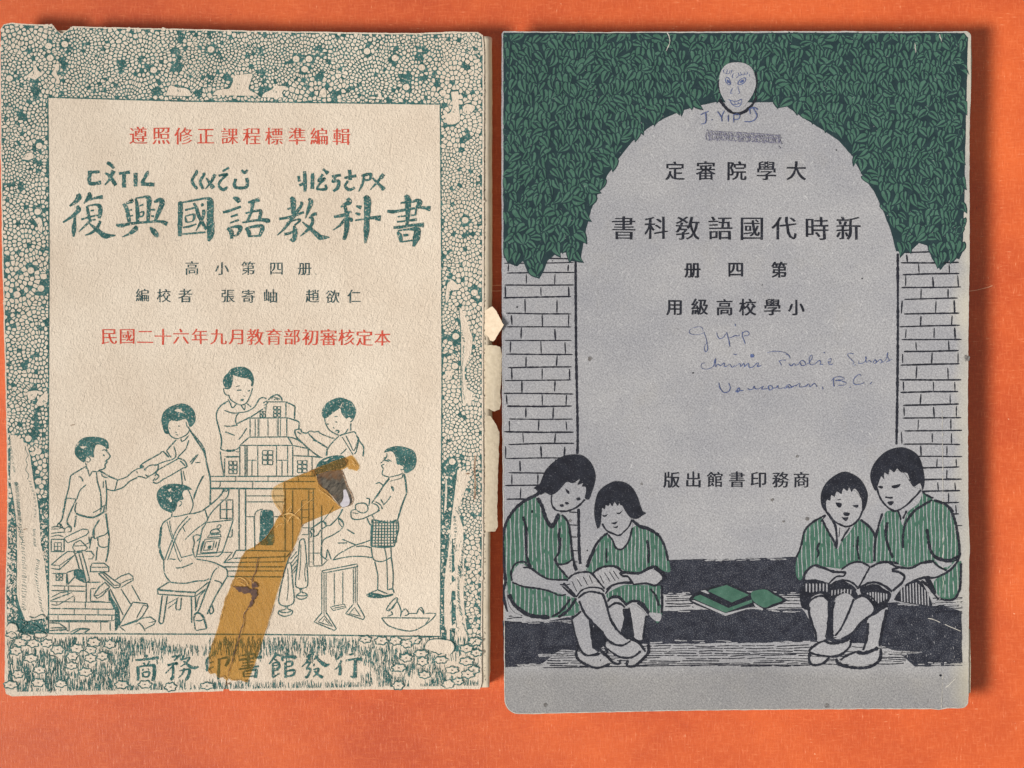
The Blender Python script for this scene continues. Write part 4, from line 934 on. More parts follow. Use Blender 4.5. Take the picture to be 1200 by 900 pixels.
# ------------------------------------------------------------------ second book: grey cover printed in blue-black and green
def hR(u, v):
    z = T + 0.00009 * math.sin(u * 0.009 + 2.0) * math.cos(v * 0.0075 + .5) + 0.00005 * math.sin(v * 0.02)
    if u > 1118: z -= 0.0000006 * (u - 1118) ** 2
    d = min(u - 589, v - 37, 832 - v, 1138 - u)
    if d < 5: z -= 0.00004 * (1 - max(d, 0) / 5) ** 2
    cd = math.hypot(u - 590, v - 832)
    if cd < 60: z -= 0.0006 * (1 - cd / 60) ** 2
    z -= 0.00007 * math.exp(-((u - 1104 - (v - 700) * .01) / 1.2) ** 2) * min(1, max(0, (v - 500) / 200))
    return z
BR = Book("textbook", 863, 434, hR,
          "blue-grey textbook with green ivy arch, four reading children and blue pen scribbles",
          "old school textbooks lying on the orange table", (589.2, 1136.5))
outR = [(588, 40), (590, 36.5), (620, 37), (700, 37.5), (800, 37), (900, 36.5), (1000, 36.5), (1100, 37)] + arc(1132, 42.5, 6, -90, 0) + \
       [(1138, 100), (1136.5, 160), (1136.5, 300), (1135, 400), (1134.5, 470), (1135, 600), (1137, 640), (1136, 660), (1135.5, 760), (1135.5, 815)] + arc(1127, 822, 8, 0, 90) + \
       [(1110, 830.5), (1100, 832), (1090, 831), (950, 831.5), (800, 833), (700, 835), (620, 837)] + arc(608, 820, 17, 90, 180, 9) + [(590, 700), (588.5, 500), (588, 300), (587.5, 150)]
outR = rough_line(outR, 0.4)
coverR = BR.sheet("front_cover", outR, 0.0003, ['grey', 'rim'], 6.0)
BR.page_block([(592, 42), (800, 41), (1120, 40), (1139, 43.5), (1140, 70), (1139, 104), (1135, 108), (1133, 300), (1131, 600), (1132, 736), (1137.5, 738), (1138.5, 780), (1138, 812), (1132, 816), (1126, 824), (800, 827), (615, 830), (596, 818), (595, 600), (592, 300)],
              0.0006, T - 0.0007, 8, 0.5, ['pages'])
BR.sheet("back_cover", rough_line([(590, 38), (1138, 38), (1139, 300), (1134, 600), (1136, 820), (1126, 828), (800, 830), (612, 834), (597, 822), (591, 400)], .4), 0.0003, ['grey'], 40, lambda u, v: 0.00045)
a = Art(BR, 9e-5); a.wob = .5
lp = [p for p in outR]
a.ribbon([(x + (0.7 if x < 700 else 0) - (0.7 if x > 1100 else 0), y + (0.7 if y < 60 else 0) - (0.7 if y > 810 else 0)) for x, y in lp + [lp[0]]], 0.9, 'rim', False)
a.build("worn_edge", coverR)

# ---- bricks
def course(a, ys, x0, x1, phase):
    for i, y in enumerate(ys):
        l, r = x0 + rnd.uniform(-2, 5), x1 + rnd.uniform(-3, 3)
        tilt = rnd.uniform(-1.6, 1.6) - (.8 if x0 > 900 else 0)
        a.ribbon(resample([(l, y), ((l + r) / 2, y + tilt * .5 + rnd.uniform(-.6, .6)), (r, y + tilt)]), rnd.uniform(1.4, 2.1), 'navy')
        if i + 1 < len(ys):
            g = ys[i + 1] - y
            for x in ([x0 + 5, x0 + 41, x1 - 6] if (i + phase) % 2 else [x0 + 22, x0 + 58]):
                x += rnd.uniform(-4, 4)
                if x < x1 - 1: a.ribbon(resample([(x, y + rnd.uniform(.5, 3)), (x + rnd.uniform(-1, 1), y + g - rnd.uniform(0, 2.5))]), rnd.uniform(1.4, 2.1), 'navy')
a = Art(BR, 2e-5, cyc=6); a.wob = .22
course(a, [302, 308.5, 320, 334, 349, 367, 383, 399, 415, 431, 446, 461, 476, 491, 506, 521, 537.5, 554, 569, 585], 591, 671, 0)
b = Art(BR, 2e-5, cyc=6); b.wob = .22
course(b, [296, 308, 322, 337, 351, 368, 383, 398, 412, 428, 445, 460, 475, 490, 505, 520.5, 535, 549, 563, 577, 591, 604, 618], 1055, 1125, 1)
a.ribbon(resample([(597, 601), (607, 600)], 2), 1.2, 'navy'); a.ribbon(resample([(594, 612), (598, 618)], 2), 1.2, 'navy')
for y in (600, 615, 629, 645, 658): a.ribbon(resample([(667, y), (677, y + .5)], 2), 1.4, 'navy')
for pts, w in (([(674.5, 306), (675, 400), (676.5, 480), (677, 515), (676.5, 532)], 3.0), ([(678, 596), (678.5, 640), (680, 661)], 3.4), ([(1052, 297), (1052, 380), (1051.5, 460), (1050.5, 521)], 3.0)):
    (a if pts[0][0] < 900 else b).ribbon(catmull(pts), w, 'navy')
a.build("printed_brick_wall", coverR); b.build("printed_brick_wall", coverR)

# ---- stone bench, shadows and paving hatching
Q1, Q2, Q3, Q4, Q5, Q6, Q7, R1, R2, R3, R4 = (740, 640, 5.4545), (580, 520, 7.5), (680, 540, 7.5), (580, 630, 7.5), (660, 640, 6), (930, 640, 6), (1030, 640, 7.5), (580, 500, 5), (900, 500, 5), (580, 640, 4.2875), (900, 640, 4)
a = Art(BR, 2e-5, cyc=10); a.wob = .25
def mass(pts, amp=.9): a.poly([rough_line(pts, amp, 2.5)], 'navysolid', 9)
mass([(770, 656), (800, 655.5), (860, 655), (905, 654), (931, 652.5), (948, 660), (946, 700), (915, 697), (778, 697), (760, 690)])
mass([(750, 724), (776, 716), (830, 714), (940, 714), (952, 730), (962, 752), (900, 753), (830, 754), (757, 755), (700, 752), (690, 735)])
mass([(589, 727), (605, 729), (640, 728), (676, 722), (690, 735), (706, 752), (700, 768), (678, 762), (657, 761), (645, 770), (632, 780), (592, 782)])
mass([(962, 700), (1040, 706), (1092, 706), (1127, 716), (1128, 780), (1085, 781), (1072, 781), (1060, 771), (1050, 763), (1030, 755), (960, 752)])
for _ in range(150):                                 # cuts of the graver breaking into the dark masses
    y0, x0, x1 = rnd.choice(((656, 772, 940), (695, 780, 935), (716, 776, 940), (752, 692, 950), (779, 594, 634), (729, 592, 670), (708, 1042, 1126), (778, 1074, 1127), (765, 1035, 1066), (768, 628, 660)))
    x = rnd.uniform(x0, x1); y = y0 + rnd.uniform(-1.6, 1.6)
    a.ribbon(catmull([(x, y), (x + 4, y + rnd.uniform(-.5, .5)), (x + rnd.uniform(6, 16), y + rnd.uniform(-.7, .7))]), rnd.uniform(.6, 1.5), 'grey', z=a.base + 11 * a.STEP)
def hatching(x0, x1, ys, dens, w=1.1):
    for y in ys:
        x = x0 + rnd.uniform(0, 6)
        while x < x1:
            l = rnd.uniform(14, 44); e = min(x1, x + l); sl = rnd.uniform(-.03, .05)
            if rnd.random() < dens:
                a.ribbon(catmull([(x, y + rnd.uniform(-.6, .6)), ((x + e) / 2, y + rnd.uniform(-.6, .6) - sl * l / 2), (e, y - sl * l)]), rnd.uniform(.7, 1.25) * w, 'navy')
            x = e + rnd.uniform(.3, 3)
hatching(640, 952, [757 + i * 2.9 for i in range(9)], .95)
hatching(950, 1062, [758 + i * 2.9 for i in range(8)], .9)
hatching(777, 812, [698.5, 701.5, 704.5, 707.5, 711], .95); hatching(906, 948, [698, 701, 704.5, 708, 712], .9)
hatching(590, 612, [719, 722, 725, 728, 731, 734], .8); hatching(1092, 1128, [701 + 2.4 * i for i in range(9)], .9, 1.0)
for pts in ([(777, 697), (777, 714)],): a.ribbon(resample(pts), 1, 'navy')
a.ribbon(resample([(636, 782.5), (700, 781.5), (757, 780.5), (840, 779), (950, 779.5)]), 1.2, 'navy')
a.stroke(panel((1030, 640), 7.5, 430, 635, 480, 645, 560, 680, 640, 715, 720, 748), .8, 'rim')
for _ in range(60):
    x, y = rnd.uniform(1040, 1126), rnd.uniform(712, 778)
    a.ribbon(resample([(x, y), (x + rnd.uniform(-1, 1), y + rnd.uniform(1, 3))], 1), .5, 'grey')
a.build("printed_bench", coverR)

a = Art(BR, 4e-5)
a.draw(Q1, """f 372 330 440 285 490 265 600 240 660 250 760 300 790 290 860 272 980 335 985 355 850 405 780 392 640 435 600 440 400 370; gl 500 278 608 248 752 312 640 362 490 290; gl 405 322 440 310 620 395 770 340 772 360 600 425 395 335; g 764 300 800 282 860 278 910 310 965 345 900 372 850 392 780 352
pl 440 286 470 280 500 300 490 306; pl 384 348 400 345 600 428 740 395 790 385 600 446; pl 780 362 842 402 835 412 790 385; 9l 490 292 640 365 752 318; 9l 640 365 760 335; 9l 430 300 625 390; 7 372 340 390 320 430 300; 7l 860 398 970 350""", 'navy', 'grey', 'ivy')
a.build("printed_green_books", coverR)

# ---- the four reading children
def child(*steps):
    a = Art(BR, 4e-5); a.wob = .25; a.jit = .3; a.STEP = 1.4e-6; a.heavy = 1.3
    for st in steps:
        if st[0] == 'stripes':
            _, o, d, dx, key, w = st
            n = [float(q) for q in d.split()]
            a.stripes(catmull(panel(o, o[2], *n), True, 3), dx, w, key, 0.012)
        else: a.draw(st[0], st[1], 'navy', 'grey', 'ivy')
    return a.build("printed_child", coverR)
g1 = "330 470 250 510 170 580 105 680 80 800 80 1000 95 1215 115 1310 150 1400 240 1490 340 1525 480 1530 620 1515 710 1500 745 1440 700 1350 640 1180 560 1060 600 1065 690 1015 670 900 655 770 630 670 590 625 545 650 490 725 440 640 410 530 365 475"
child((Q2, "g " + g1), ('stripes', Q2, g1, 5.0, 'grey', 1.15),
 (Q5, """p 60 510 125 460 185 520 200 640 215 720 240 745 150 760 105 690 80 600; p 110 370 180 325 260 325 300 400 330 505 380 590 470 660 450 690 380 700 310 660 240 580 150 480; p 280 680 330 690 400 697 470 665 530 690 572 730 600 690 590 760 520 830 450 835 450 800 390 780 320 740; p 100 740 160 770 260 760 330 810 280 850 220 850 130 810"""),
 (Q4, "p 150 375 160 300 225 228 300 270 400 330 480 368 640 385 700 520 620 508 500 470 350 440 200 420; p 540 240 600 230 690 200 715 280 640 350 580 290"),
 (Q2, """p 400 440 500 430 620 340 790 370 800 480 750 532 700 568 630 592 590 595 575 620 540 660 490 720 440 640 410 545 360 470 340 465; f 340 388 390 355 410 310 440 240 480 190 540 140 600 108 680 94 760 100 820 140 862 200 884 280 876 350 850 430 825 490 790 478 800 420 795 378 762 376 775 345 725 362 745 312 690 346 660 342 630 335 590 380 540 430 490 452 440 430 400 450 360 402
13 502 450 495 500 512 560 560 590 630 592 700 568 750 532 790 488; f 618 392 632 400 655 420 655 442 632 432; f 715 478 745 470 756 490 725 500; f 612 515 640 512 656 525 630 536; f 568 535 600 532 608 550 580 556; 8 510 545 520 560 535 580
20 335 465 250 508 170 580 105 680 72 800 66 900; 22 415 405 370 445 325 470; 26 372 475 412 545 440 640 490 722 520 708 562 612; 14 590 625 640 690 660 790 672 900; 18 245 640 272 740 272 900; 14 570 740 560 820 575 900; f 318 585 330 582 335 605 322 610; 22 430 590 450 660 490 715 520 695"""),
 (Q4, """20 65 0 76 200 92 390 78 430 70 500 90 580 118 650; 16 275 0 276 150 312 262; 14 575 0 560 130 528 195 570 270 640 350; 13 528 195 560 235 630 225 690 185; 16 670 75 685 180 712 285; 20 690 230 705 260 715 290; 12 148 380 142 300 182 228 255 214 300 262; 13 245 262 310 268 400 330 480 366 645 372; 12 150 390 250 430 370 445 480 470 560 507 625 498
26 122 500 170 590 260 660 340 690 480 702; 16 498 695 580 645 662 538; 18 555 700 640 640 712 535; 14 670 700 720 680 750 648; 9 570 410 620 418 660 408; 12 590 425 640 470 700 520; p 105 400 112 560 160 650 240 690 160 690 115 640 98 500"""),
 (Q5, """9 60 512 78 600 105 690; 10 185 520 200 640 212 722; 12 112 385 150 472 220 550 270 600 302 650 360 690 420 696 472 668; 12 272 330 300 400 330 510 382 592 455 655; 10 60 512 125 458; 11 105 690 130 740 170 768 255 760; 13 95 700 92 770 110 800 160 832 240 856 325 828; 14 232 708 300 768 350 818 392 832; 13 280 680 295 710 312 752; 11 308 720 390 776 480 782 545 738; 12 392 832 400 800; 12 470 650 530 680 578 742; 15 596 690 598 745 560 792 500 842 448 838 455 800; 6 265 795 258 805
fl 195 530 205 540 280 610 300 690 260 720 215 715; p 210 560 216 558 216 566 209 568"""))
g2 = "692 660 697 647 704 633 712 625 719 631 725 644 733 639 740 620 749 616 760 620 772 628 779 639 784 657 785 670 775 668 768 663 755 670 735 670 722 664 705 664 696 672 687 668"
g2b = "711 696 727 687 740 685 767 686 775 690 776 718 771 730 767 726 758 714 747 706 736 706 731 706 725 700 714 702"
child(((0, 0, 1), "g " + g2 + "; g " + g2b), ('stripes', (0, 0, 1), g2, 4.6, 'grey', 1.0), ('stripes', (0, 0, 1), g2b, 4.6, 'grey', 1.0),
 (Q5, """p 320 440 360 402 410 410 430 470 420 570 400 602 350 520; p 460 430 510 415 580 480 570 560 555 655 500 640 480 550; p 600 470 640 520 680 525 690 480 660 470; p 35 250 60 205 120 180 190 188 215 190 270 150 340 140 400 160 470 240 490 270 430 270 340 290 300 330 260 320 170 320 120 340 90 360; p 400 190 520 188 600 168 640 165 695 220 640 270 500 265 470 220"""),
 (Q3, """p 180 470 250 390 350 380 400 450 455 520 452 600 430 690 390 756 350 780 310 760 282 695 242 640 192 550; f 150 597 125 500 124 400 150 290 200 230 280 185 330 180 390 190 450 230 500 310 530 400 550 445 578 460 545 482 500 510 442 500 400 450 372 395 350 388 343 365 330 398 300 362 282 402 258 368 250 398 222 390 215 428 190 412 188 470 180 540 165 590
12 192 550 230 610 290 640 340 655 380 628 430 572 452 515; f 190 474 215 478 242 466 230 488 205 493; f 312 456 345 455 372 432 352 465 325 468; f 268 545 300 540 328 532 305 560; f 285 580 310 578 336 568 318 594; 14 60 900 130 750 190 672 242 632; 13 240 645 282 695 310 760 350 780 390 756 430 690 456 590
20 455 520 520 575 600 600 690 655; 14 690 655 740 750 772 880; 16 585 700 600 780 596 900; 10 228 770 230 900"""),
 (Q5, """15 165 150 190 90 220 20; 11 35 230 70 200 130 182 196 190 250 250 292 300; 12 200 200 240 165 300 142 372 146 412 182; 9 90 360 130 310 190 290 262 296 290 320; 12 105 366 150 330 200 320 272 336; 9 295 335 340 282 400 262 482 262; 9 300 305 350 272 420 255 482 252; 12 0 260 50 310 92 356; 4 60 245 95 320; 4 95 230 132 285; 4 140 215 172 272; 4 182 205 206 262; 4 255 205 286 262; 4 290 185 330 252; 4 325 180 366 246; 4 350 172 392 232
15 395 195 430 185 530 190 602 156 650 148 700 205; 11 400 195 420 210 455 215 492 268; 11 490 270 580 262 650 276 692 240; 20 640 150 690 185 716 235; 12 310 390 340 360 390 364 432 400 446 420; 11 318 432 360 402 400 406 432 432; 12 425 440 432 520 410 602; 14 440 412 490 386 550 400 602 470; 9 462 430 482 550 495 632; 9 582 490 568 580 560 650; 10 610 300 650 350 672 420
fl 432 440 458 440 482 570 498 640 440 640 425 560; 10 690 280 692 470; 12 430 600 450 640 500 650; 9 520 400 560 430 600 480; 7 320 380 350 350 395 355 425 390"""))
g3 = "320 530 260 570 215 620 195 700 165 790 165 870 190 900 220 850 270 815 400 830 430 830 500 795 600 800 625 780 625 680 610 610 540 550 510 570 470 630 420 680 400 700 370 600"
child((R2, "g " + g3), ('stripes', R2, g3, 4.6, 'grey', 1.0),
 (Q6, """f 42 320 60 270 100 243 240 265 260 300 256 385 195 335 120 368 105 445 55 425; f 248 300 350 245 445 330 432 372 350 312 258 388; p 110 402 140 365 200 350 246 390 240 500 225 652 160 662 130 540; p 280 400 350 330 422 372 380 460 330 570 282 622 280 500; p 110 742 150 690 240 665 300 682 400 660 390 720 300 762 200 770; p 118 780 235 788 205 825 130 822; p 80 230 90 180 160 142 240 165 290 178 365 180 350 206 290 220 240 262 170 250
p 335 170 400 122 470 112 540 148 478 252 450 290 420 260 350 235 262 268 300 215 350 206 372 186"""),
 (R2, """p 345 430 440 370 500 370 550 430 552 495 500 572 460 586 430 672 400 715 345 600 315 540 338 515; f 346 505 316 470 308 410 326 350 370 300 440 264 500 280 550 320 583 390 575 460 552 500 548 430 520 372 500 365 490 385 475 355 465 378 440 362 430 395 402 380 390 412 370 400 365 435 345 428 340 460; 9 340 495 372 540 420 572 460 586 500 572 532 540 552 495; f 396 445 432 450 426 472 410 472; f 494 462 530 458 522 476; 5 405 430 428 424; f 442 502 480 506 470 524 446 520; f 430 530 448 532 472 530 456 554
p 345 445 352 452 345 470; 9 338 518 262 560 215 610 192 700 164 770; 10 315 540 345 600 385 670 402 715; 11 345 500 390 570 402 640 400 715; 8 478 592 445 640 430 672; 11 540 545 585 580 612 612 632 650; 9 300 680 288 715 296 740 286 770; 9 528 640 522 700 532 780; 5 308 560 320 540 340 520; 4 420 590 415 650"""),
 (Q6, """13 70 245 84 185 140 138 200 150 282 180 368 184; 11 368 184 350 210 300 215 245 265; 11 75 245 150 240 242 266; 11 335 165 400 122 470 112 536 146; 11 536 146 480 250 456 292; 11 245 292 290 255 360 240 420 262 456 302; 8 250 272 332 255 400 275 440 312; 13 105 425 115 500 150 600 160 662; 11 246 388 244 500 230 645; 12 95 420 130 372 200 350 250 388; 9 290 390 268 480 275 610; 10 255 388 320 338 380 325 440 365; 11 422 372 382 480 330 582 290 632
13 226 662 160 690 112 742 200 770 310 772 390 712 402 662; 15 215 668 270 684 350 672 395 645; 13 115 745 108 805 140 838 210 822 250 782; 7l 250 650 300 642; fl 246 400 282 395 278 500 272 640 232 655"""),
 (Q6, '\n'.join(f"p {x} 262 {x+9} 264 {x+8} {318+6*math.sin(x)} {x+1} {322+4*math.sin(x)}" for x in range(85, 240, 24)) + '\n' + '\n'.join(f"p {x} {300+abs(x-355)*.12} {x+8} {299+abs(x-355)*.12} {x+6} {328+abs(x-350)*.2} {x} {332+abs(x-350)*.2}" for x in range(266, 420, 22))))
g4 = "700 495 680 520 650 600 630 680 630 790 690 795 800 820 830 820 960 790 1040 840 1110 770 1120 760 1110 640 1090 540 1050 470 960 425 905 385 880 450 820 500 790 570 770 530 750 495"
g4b = "500 290 482 340 500 400 530 440 570 462 640 462 700 400 718 210 715 130 620 210"
child((R2, "g " + g4), ('stripes', R2, g4, 4.6, 'grey', 1.0), (Q7, "g " + g4b), ('stripes', Q7, g4b, 5.0, 'grey', 1.0),
 (Q6, """f 465 315 520 275 560 268 610 280 685 345 610 460 560 440; p 430 382 500 362 560 430 540 480 460 540 400 620 330 652 280 640 350 560 400 450; p 520 520 580 480 650 430 660 462 620 580 602 702 480 740 512 650; p 330 800 400 750 500 765 600 722 602 790 530 832 400 832 330 815; p 545 150 600 120 690 114 760 140 800 175 760 260 700 312 640 285 590 265 520 270 465 296"""),
 (Q7, """p 0 142 80 142 150 180 240 200 280 195 370 155 480 140 520 180 585 212 500 265 400 270 300 310 235 350 205 320 120 400 0 330; p 480 90 540 125 640 150 590 185 530 170; f 130 470 200 370 320 305 370 318 410 380 465 520 380 520 250 500 150 480"""),
 (Q7, '\n'.join(f"pl {x} {360 - (x-150)*.22 if x < 330 else 318+(x-330)*.9} {x+11} {357 - (x-150)*.22 if x < 330 else 328+(x-330)*.9} {x+16} {480+(x-150)*.16} {x+5} {478+(x-150)*.16}" for x in range(190, 425, 26))),
 (Q6, '\n'.join(f"p {x} {320+abs(x-560)*.15} {x+9} {322+abs(x-560)*.15} {x+9} {400-abs(x-590)*.5} {x+2} {404-abs(x-590)*.5}" for x in range(515, 660, 19))),
 (R2, """p 640 350 680 280 780 262 850 350 897 365 905 385 880 450 820 500 790 575 778 548 750 494 690 462 655 412; f 627 375 600 310 605 250 640 190 700 140 780 121 850 145 890 190 912 270 916 330 905 372 890 332 852 352 830 310 815 272 780 268 755 245 740 268 712 250 705 282 680 268 680 308 662 290 652 320 640 352; 9 635 350 655 412 690 462 742 494 800 468 862 410 897 368; f 642 352 660 346 676 352 665 364; f 722 348 750 340 777 336 765 355 735 362; 8 685 412 710 416 732 416; f 698 442 718 436 738 440 722 462 705 455
10 668 508 642 600 626 680 622 790; 9 760 492 772 520 778 548; 9 812 492 790 540; 11 960 430 860 492 805 568 790 640 790 712; 8 900 375 925 400 968 420; 11 970 430 1050 465 1090 540 1115 660 1122 755; 13 1122 755 1060 782 990 768 950 720 930 600; 12 698 560 690 650 730 770; 9 1060 470 1085 500"""),
 (Q7, """16 0 142 80 142 150 178 235 194 290 190 370 150 482 132; 13 110 205 200 182; 15 112 218 165 225 205 245 222 272 200 320 120 392; 15 230 352 290 312 400 275 500 275 620 212 690 130 712 60; 13 480 140 530 186 592 212; 13 470 80 520 118 620 138 690 118; 18 480 415 430 350 370 305; 14 540 465 600 475 660 465 700 400 715 320 718 150; 10 465 400 520 470; f 395 270 440 280 500 400 480 420 430 340"""),
 (Q6, """11 540 148 600 120 680 112 735 125; 13 465 298 520 262 590 258 650 288 692 322; 11 468 322 540 288 620 302 682 348; 13 428 372 490 346 550 390 582 462; 12 562 472 480 532 410 612 335 652; 7 450 352 500 338 560 372 592 430; 13 522 540 515 640 488 732; 14 655 445 622 580 602 702; 15 300 790 306 818 350 842 430 856 530 850 602 802 612 722; 18 442 745 500 752 592 718; 12 328 802 370 772 440 742; 10 560 470 600 450 660 420"""))

# ---- ivy over the arch
arch = [(589.5, 300), (597, 309), (606, 312), (613, 306), (618, 318), (626, 324), (632, 327), (638, 316), (642, 305), (652, 297), (664, 296), (670, 306), (680, 307), (683, 290), (687, 268), (693, 246), (701, 226), (712, 205), (725, 186), (741, 166), (758, 151), (778, 139), (799, 130), (818, 124), (838, 120),
        (888, 120), (906, 120), (922, 125), (942, 139), (962, 151), (982, 164), (998, 182), (1010, 205), (1024, 224), (1036, 250), (1044, 272), (1050, 294), (1060, 297), (1068, 293), (1077, 285), (1086, 288), (1092, 303), (1102, 317), (1108, 310), (1116, 302), (1124, 304), (1128, 296), (1130, 240), (1132, 140), (1134.5, 44), (1130, 38.5), (590, 38.5)]
a = Art(BR, 2.6e-5, cyc=0)
a.poly([rough_line([(min(max(x, 589.8), 1134.5), max(y, 38.4)) for x, y in arch], .5, 3)], 'ivydark', 8)
face_c = (862.5, 101.5)
row = 0; y = 42.0
lev = {}
while y < 322:
    x = 590 + (row % 2) * 6 + rnd.uniform(0, 3); col = 0
    while x < 1134:
        px, py = x + rnd.uniform(-2, 2), y + rnd.uniform(-3, 3)
        ang = rnd.gauss(0, .5) + .6 * noise.noise(Vector((px * .03, py * .03, 3)))
        L = rnd.uniform(12.5, 17.5); W = L * rnd.uniform(.50, .66)
        dn = (math.sin(ang), math.cos(ang)); sd = (dn[1], -dn[0])
        cx, cy = px, py + 2
        if inside((cx, cy), arch) and inside((cx + dn[0] * L * .30, cy + dn[1] * L * .30), arch) and math.hypot((cx - face_c[0]) / 21, (cy - face_c[1]) / 29) > 1 and px < 1131 - 2:
            z = a.base + (3 + (row % 7) * 6 + (col % 3) * 2) * a.STEP
            bend = rnd.uniform(-.16, .16)
            def lp_(t, s, k=1.0):       # t along, s across
                b = bend * L * (t * (1 - t)) * 4
                return (cx + dn[0] * (t - .35) * L + sd[0] * (s * W * k + b), cy + dn[1] * (t - .35) * L + sd[1] * (s * W * k + b))
            wl, wr = rnd.uniform(.42, .56), rnd.uniform(.42, .56)
            prof = [(.10, 0), (.0, .5), (.10, .86), (.30, 1.0), (.52, .84), (.76, .46), (1.0, 0)]
            ring = [lp_(t, q_ * wl) for t, q_ in prof] + [lp_(t, -q_ * wr) for t, q_ in prof[-2:0:-1]]
            ringo = [(cx + (p[0] - cx) * (1 + 2.2 / W), cy + (p[1] - cy) * (1 + 2.2 / W)) for p in ring]
            cl = lambda q: [(min(max(p[0], 589.6), 1133.6), max(p[1], 39.6)) for p in q]
            ring, ringo = cl(ring), cl(ringo)
            a.poly([ringo], 'ivydark', z=z)
            if px < 593 or px > 1130: pass
            # two lobes of green either side of a dark rib
            a.poly([ring], 'ivy', z=z + a.STEP * .5)
            rib = [lp_(.02, 0), lp_(.34, .04), lp_(.66, .03), lp_(.95, 0)]
            off = rnd.uniform(-.12, .12)
            a.ribbon(catmull([(p[0] + sd[0] * off * W, p[1] + sd[1] * off * W, w) for p, w in zip(rib, (3.2, 2.4, 1.5, .6))], step=2.5), 1, 'ivydark', True, z + a.STEP * 1.2)
            if rnd.random() < .25:
                s_ = rnd.choice((-1, 1))
                q = [lp_(.12, 0), lp_(.24, .25 * s_), lp_(.42, .42 * s_)]
                a.ribbon(catmull([(p[0], p[1], w) for p, w in zip(q, (1.8, 1.3, .7))], step=2.5), 1, 'ivydark', True, z + a.STEP * 1.3)
        x += rnd.uniform(8.8, 11.4); col += 1
    y += rnd.uniform(8.4, 10.2); row += 1
# a soft rub of bare paper here and there
for _ in range(240):
    x, y = rnd.uniform(592, 1130), rnd.uniform(42, 290)
    if inside((x, y), arch): a.ribbon(resample([(x, y), (x + rnd.uniform(-1.2, 1.2), y + rnd.uniform(-1.2, 1.2))], 1), rnd.uniform(.4, .9), 'grey', z=a.base + 60 * a.STEP)
a.build("printed_ivy", coverR)

# ---- the face drawn in pen among the leaves, the name and the scribbled-out line
a = Art(BR, 1.3e-4); a.wob = .3; a.jit = .2
Y = (810, 60, 7.5)
a.draw(Y, "p 242 290 246 230 270 160 320 112 400 98 480 112 535 155 560 220 568 290 545 370 500 440 450 500 390 528 340 500 290 430 255 360", 'navy', 'grey')
a.draw(Y, "22 245 425 280 470 320 515 370 545 430 548 490 520 540 465 575 400; 10 245 250 240 290 250 370; 12 565 180 578 260 570 330 560 400; 8 420 540 470 520 500 490", 'navy')
a.build("doodle_face", coverR)
a = Art(BR, 1.8e-4); a.wob = .3; a.jit = .25
a.draw(Y, """6 290 195 280 170 290 160; 5 295 190 310 200 335 198; 5 310 195 318 160; 5 330 200 342 170; 5 345 205 360 165; 6 360 240 362 210 372 195; 5 395 240 420 215 470 205 500 200; 5 420 212 410 190; 5 440 208 430 185; 5 470 205 465 185; 5 495 200 490 182; 5 512 225 510 205
7 298 245 310 232 335 245 345 290 330 298 305 275 298 245; f 312 250 332 258 338 285 318 280; 7 408 290 420 262 450 238 478 240 470 270 440 292 408 290; f 425 280 440 255 462 250 460 272; 5 362 325 350 350 345 372 365 368; 5 408 310 415 340 425 368 410 378; 7 325 425 360 438 400 440 440 420; 6 440 420 445 450 425 480 400 490 370 478 345 450 340 435; 6 350 462 390 470 435 455; 5 380 445 385 465; 5 410 442 412 462
8 80 560 110 545 150 530; 9 125 545 130 600 120 635 85 640; 14 178 602 184 606; 7 230 530 262 580; 7 290 525 265 580 270 620; 7 322 560 324 622; 8 370 555 372 630; 7 370 565 400 550 425 565 415 595 375 602; 9 505 515 545 495 585 515; 8 540 500 575 560 560 600 520 620 465 618; 7 512 515 515 555""", 'pen')
a.build("pen_writing", coverR)
a = Art(BR, 1.6e-4); a.wob = .5
for k in range(46):
    t = k / 45; x = 135 + t * 640 + rnd.uniform(-4, 4); y0 = 700 + t * 35
    a.draw(Y, f"{rnd.uniform(5,9):.1f} {x:.0f} {y0 + rnd.uniform(-4, 18):.0f} {x + rnd.uniform(-12, 22):.0f} {y0 + 40:.0f} {x + rnd.uniform(-10, 24):.0f} {y0 + rnd.uniform(62, 88):.0f}", 'pencil')
a.draw(Y, """9 140 705 300 712 470 722 620 730 780 745; 8 145 735 330 745 560 760 790 765; 8 150 770 300 780 480 795 640 800 785 805; 7 135 690 160 740 180 785; 6 765 830 780 855 800 850; 9 150 790 200 720 230 790 290 720 330 790; 8 420 800 460 740 520 790 580 740 640 800 700 750 740 800""", 'pencil')
a.build("scribbled_out_line", coverR)
a = Art(BR, 1.3e-4); a.wob = .35; a.jit = .2
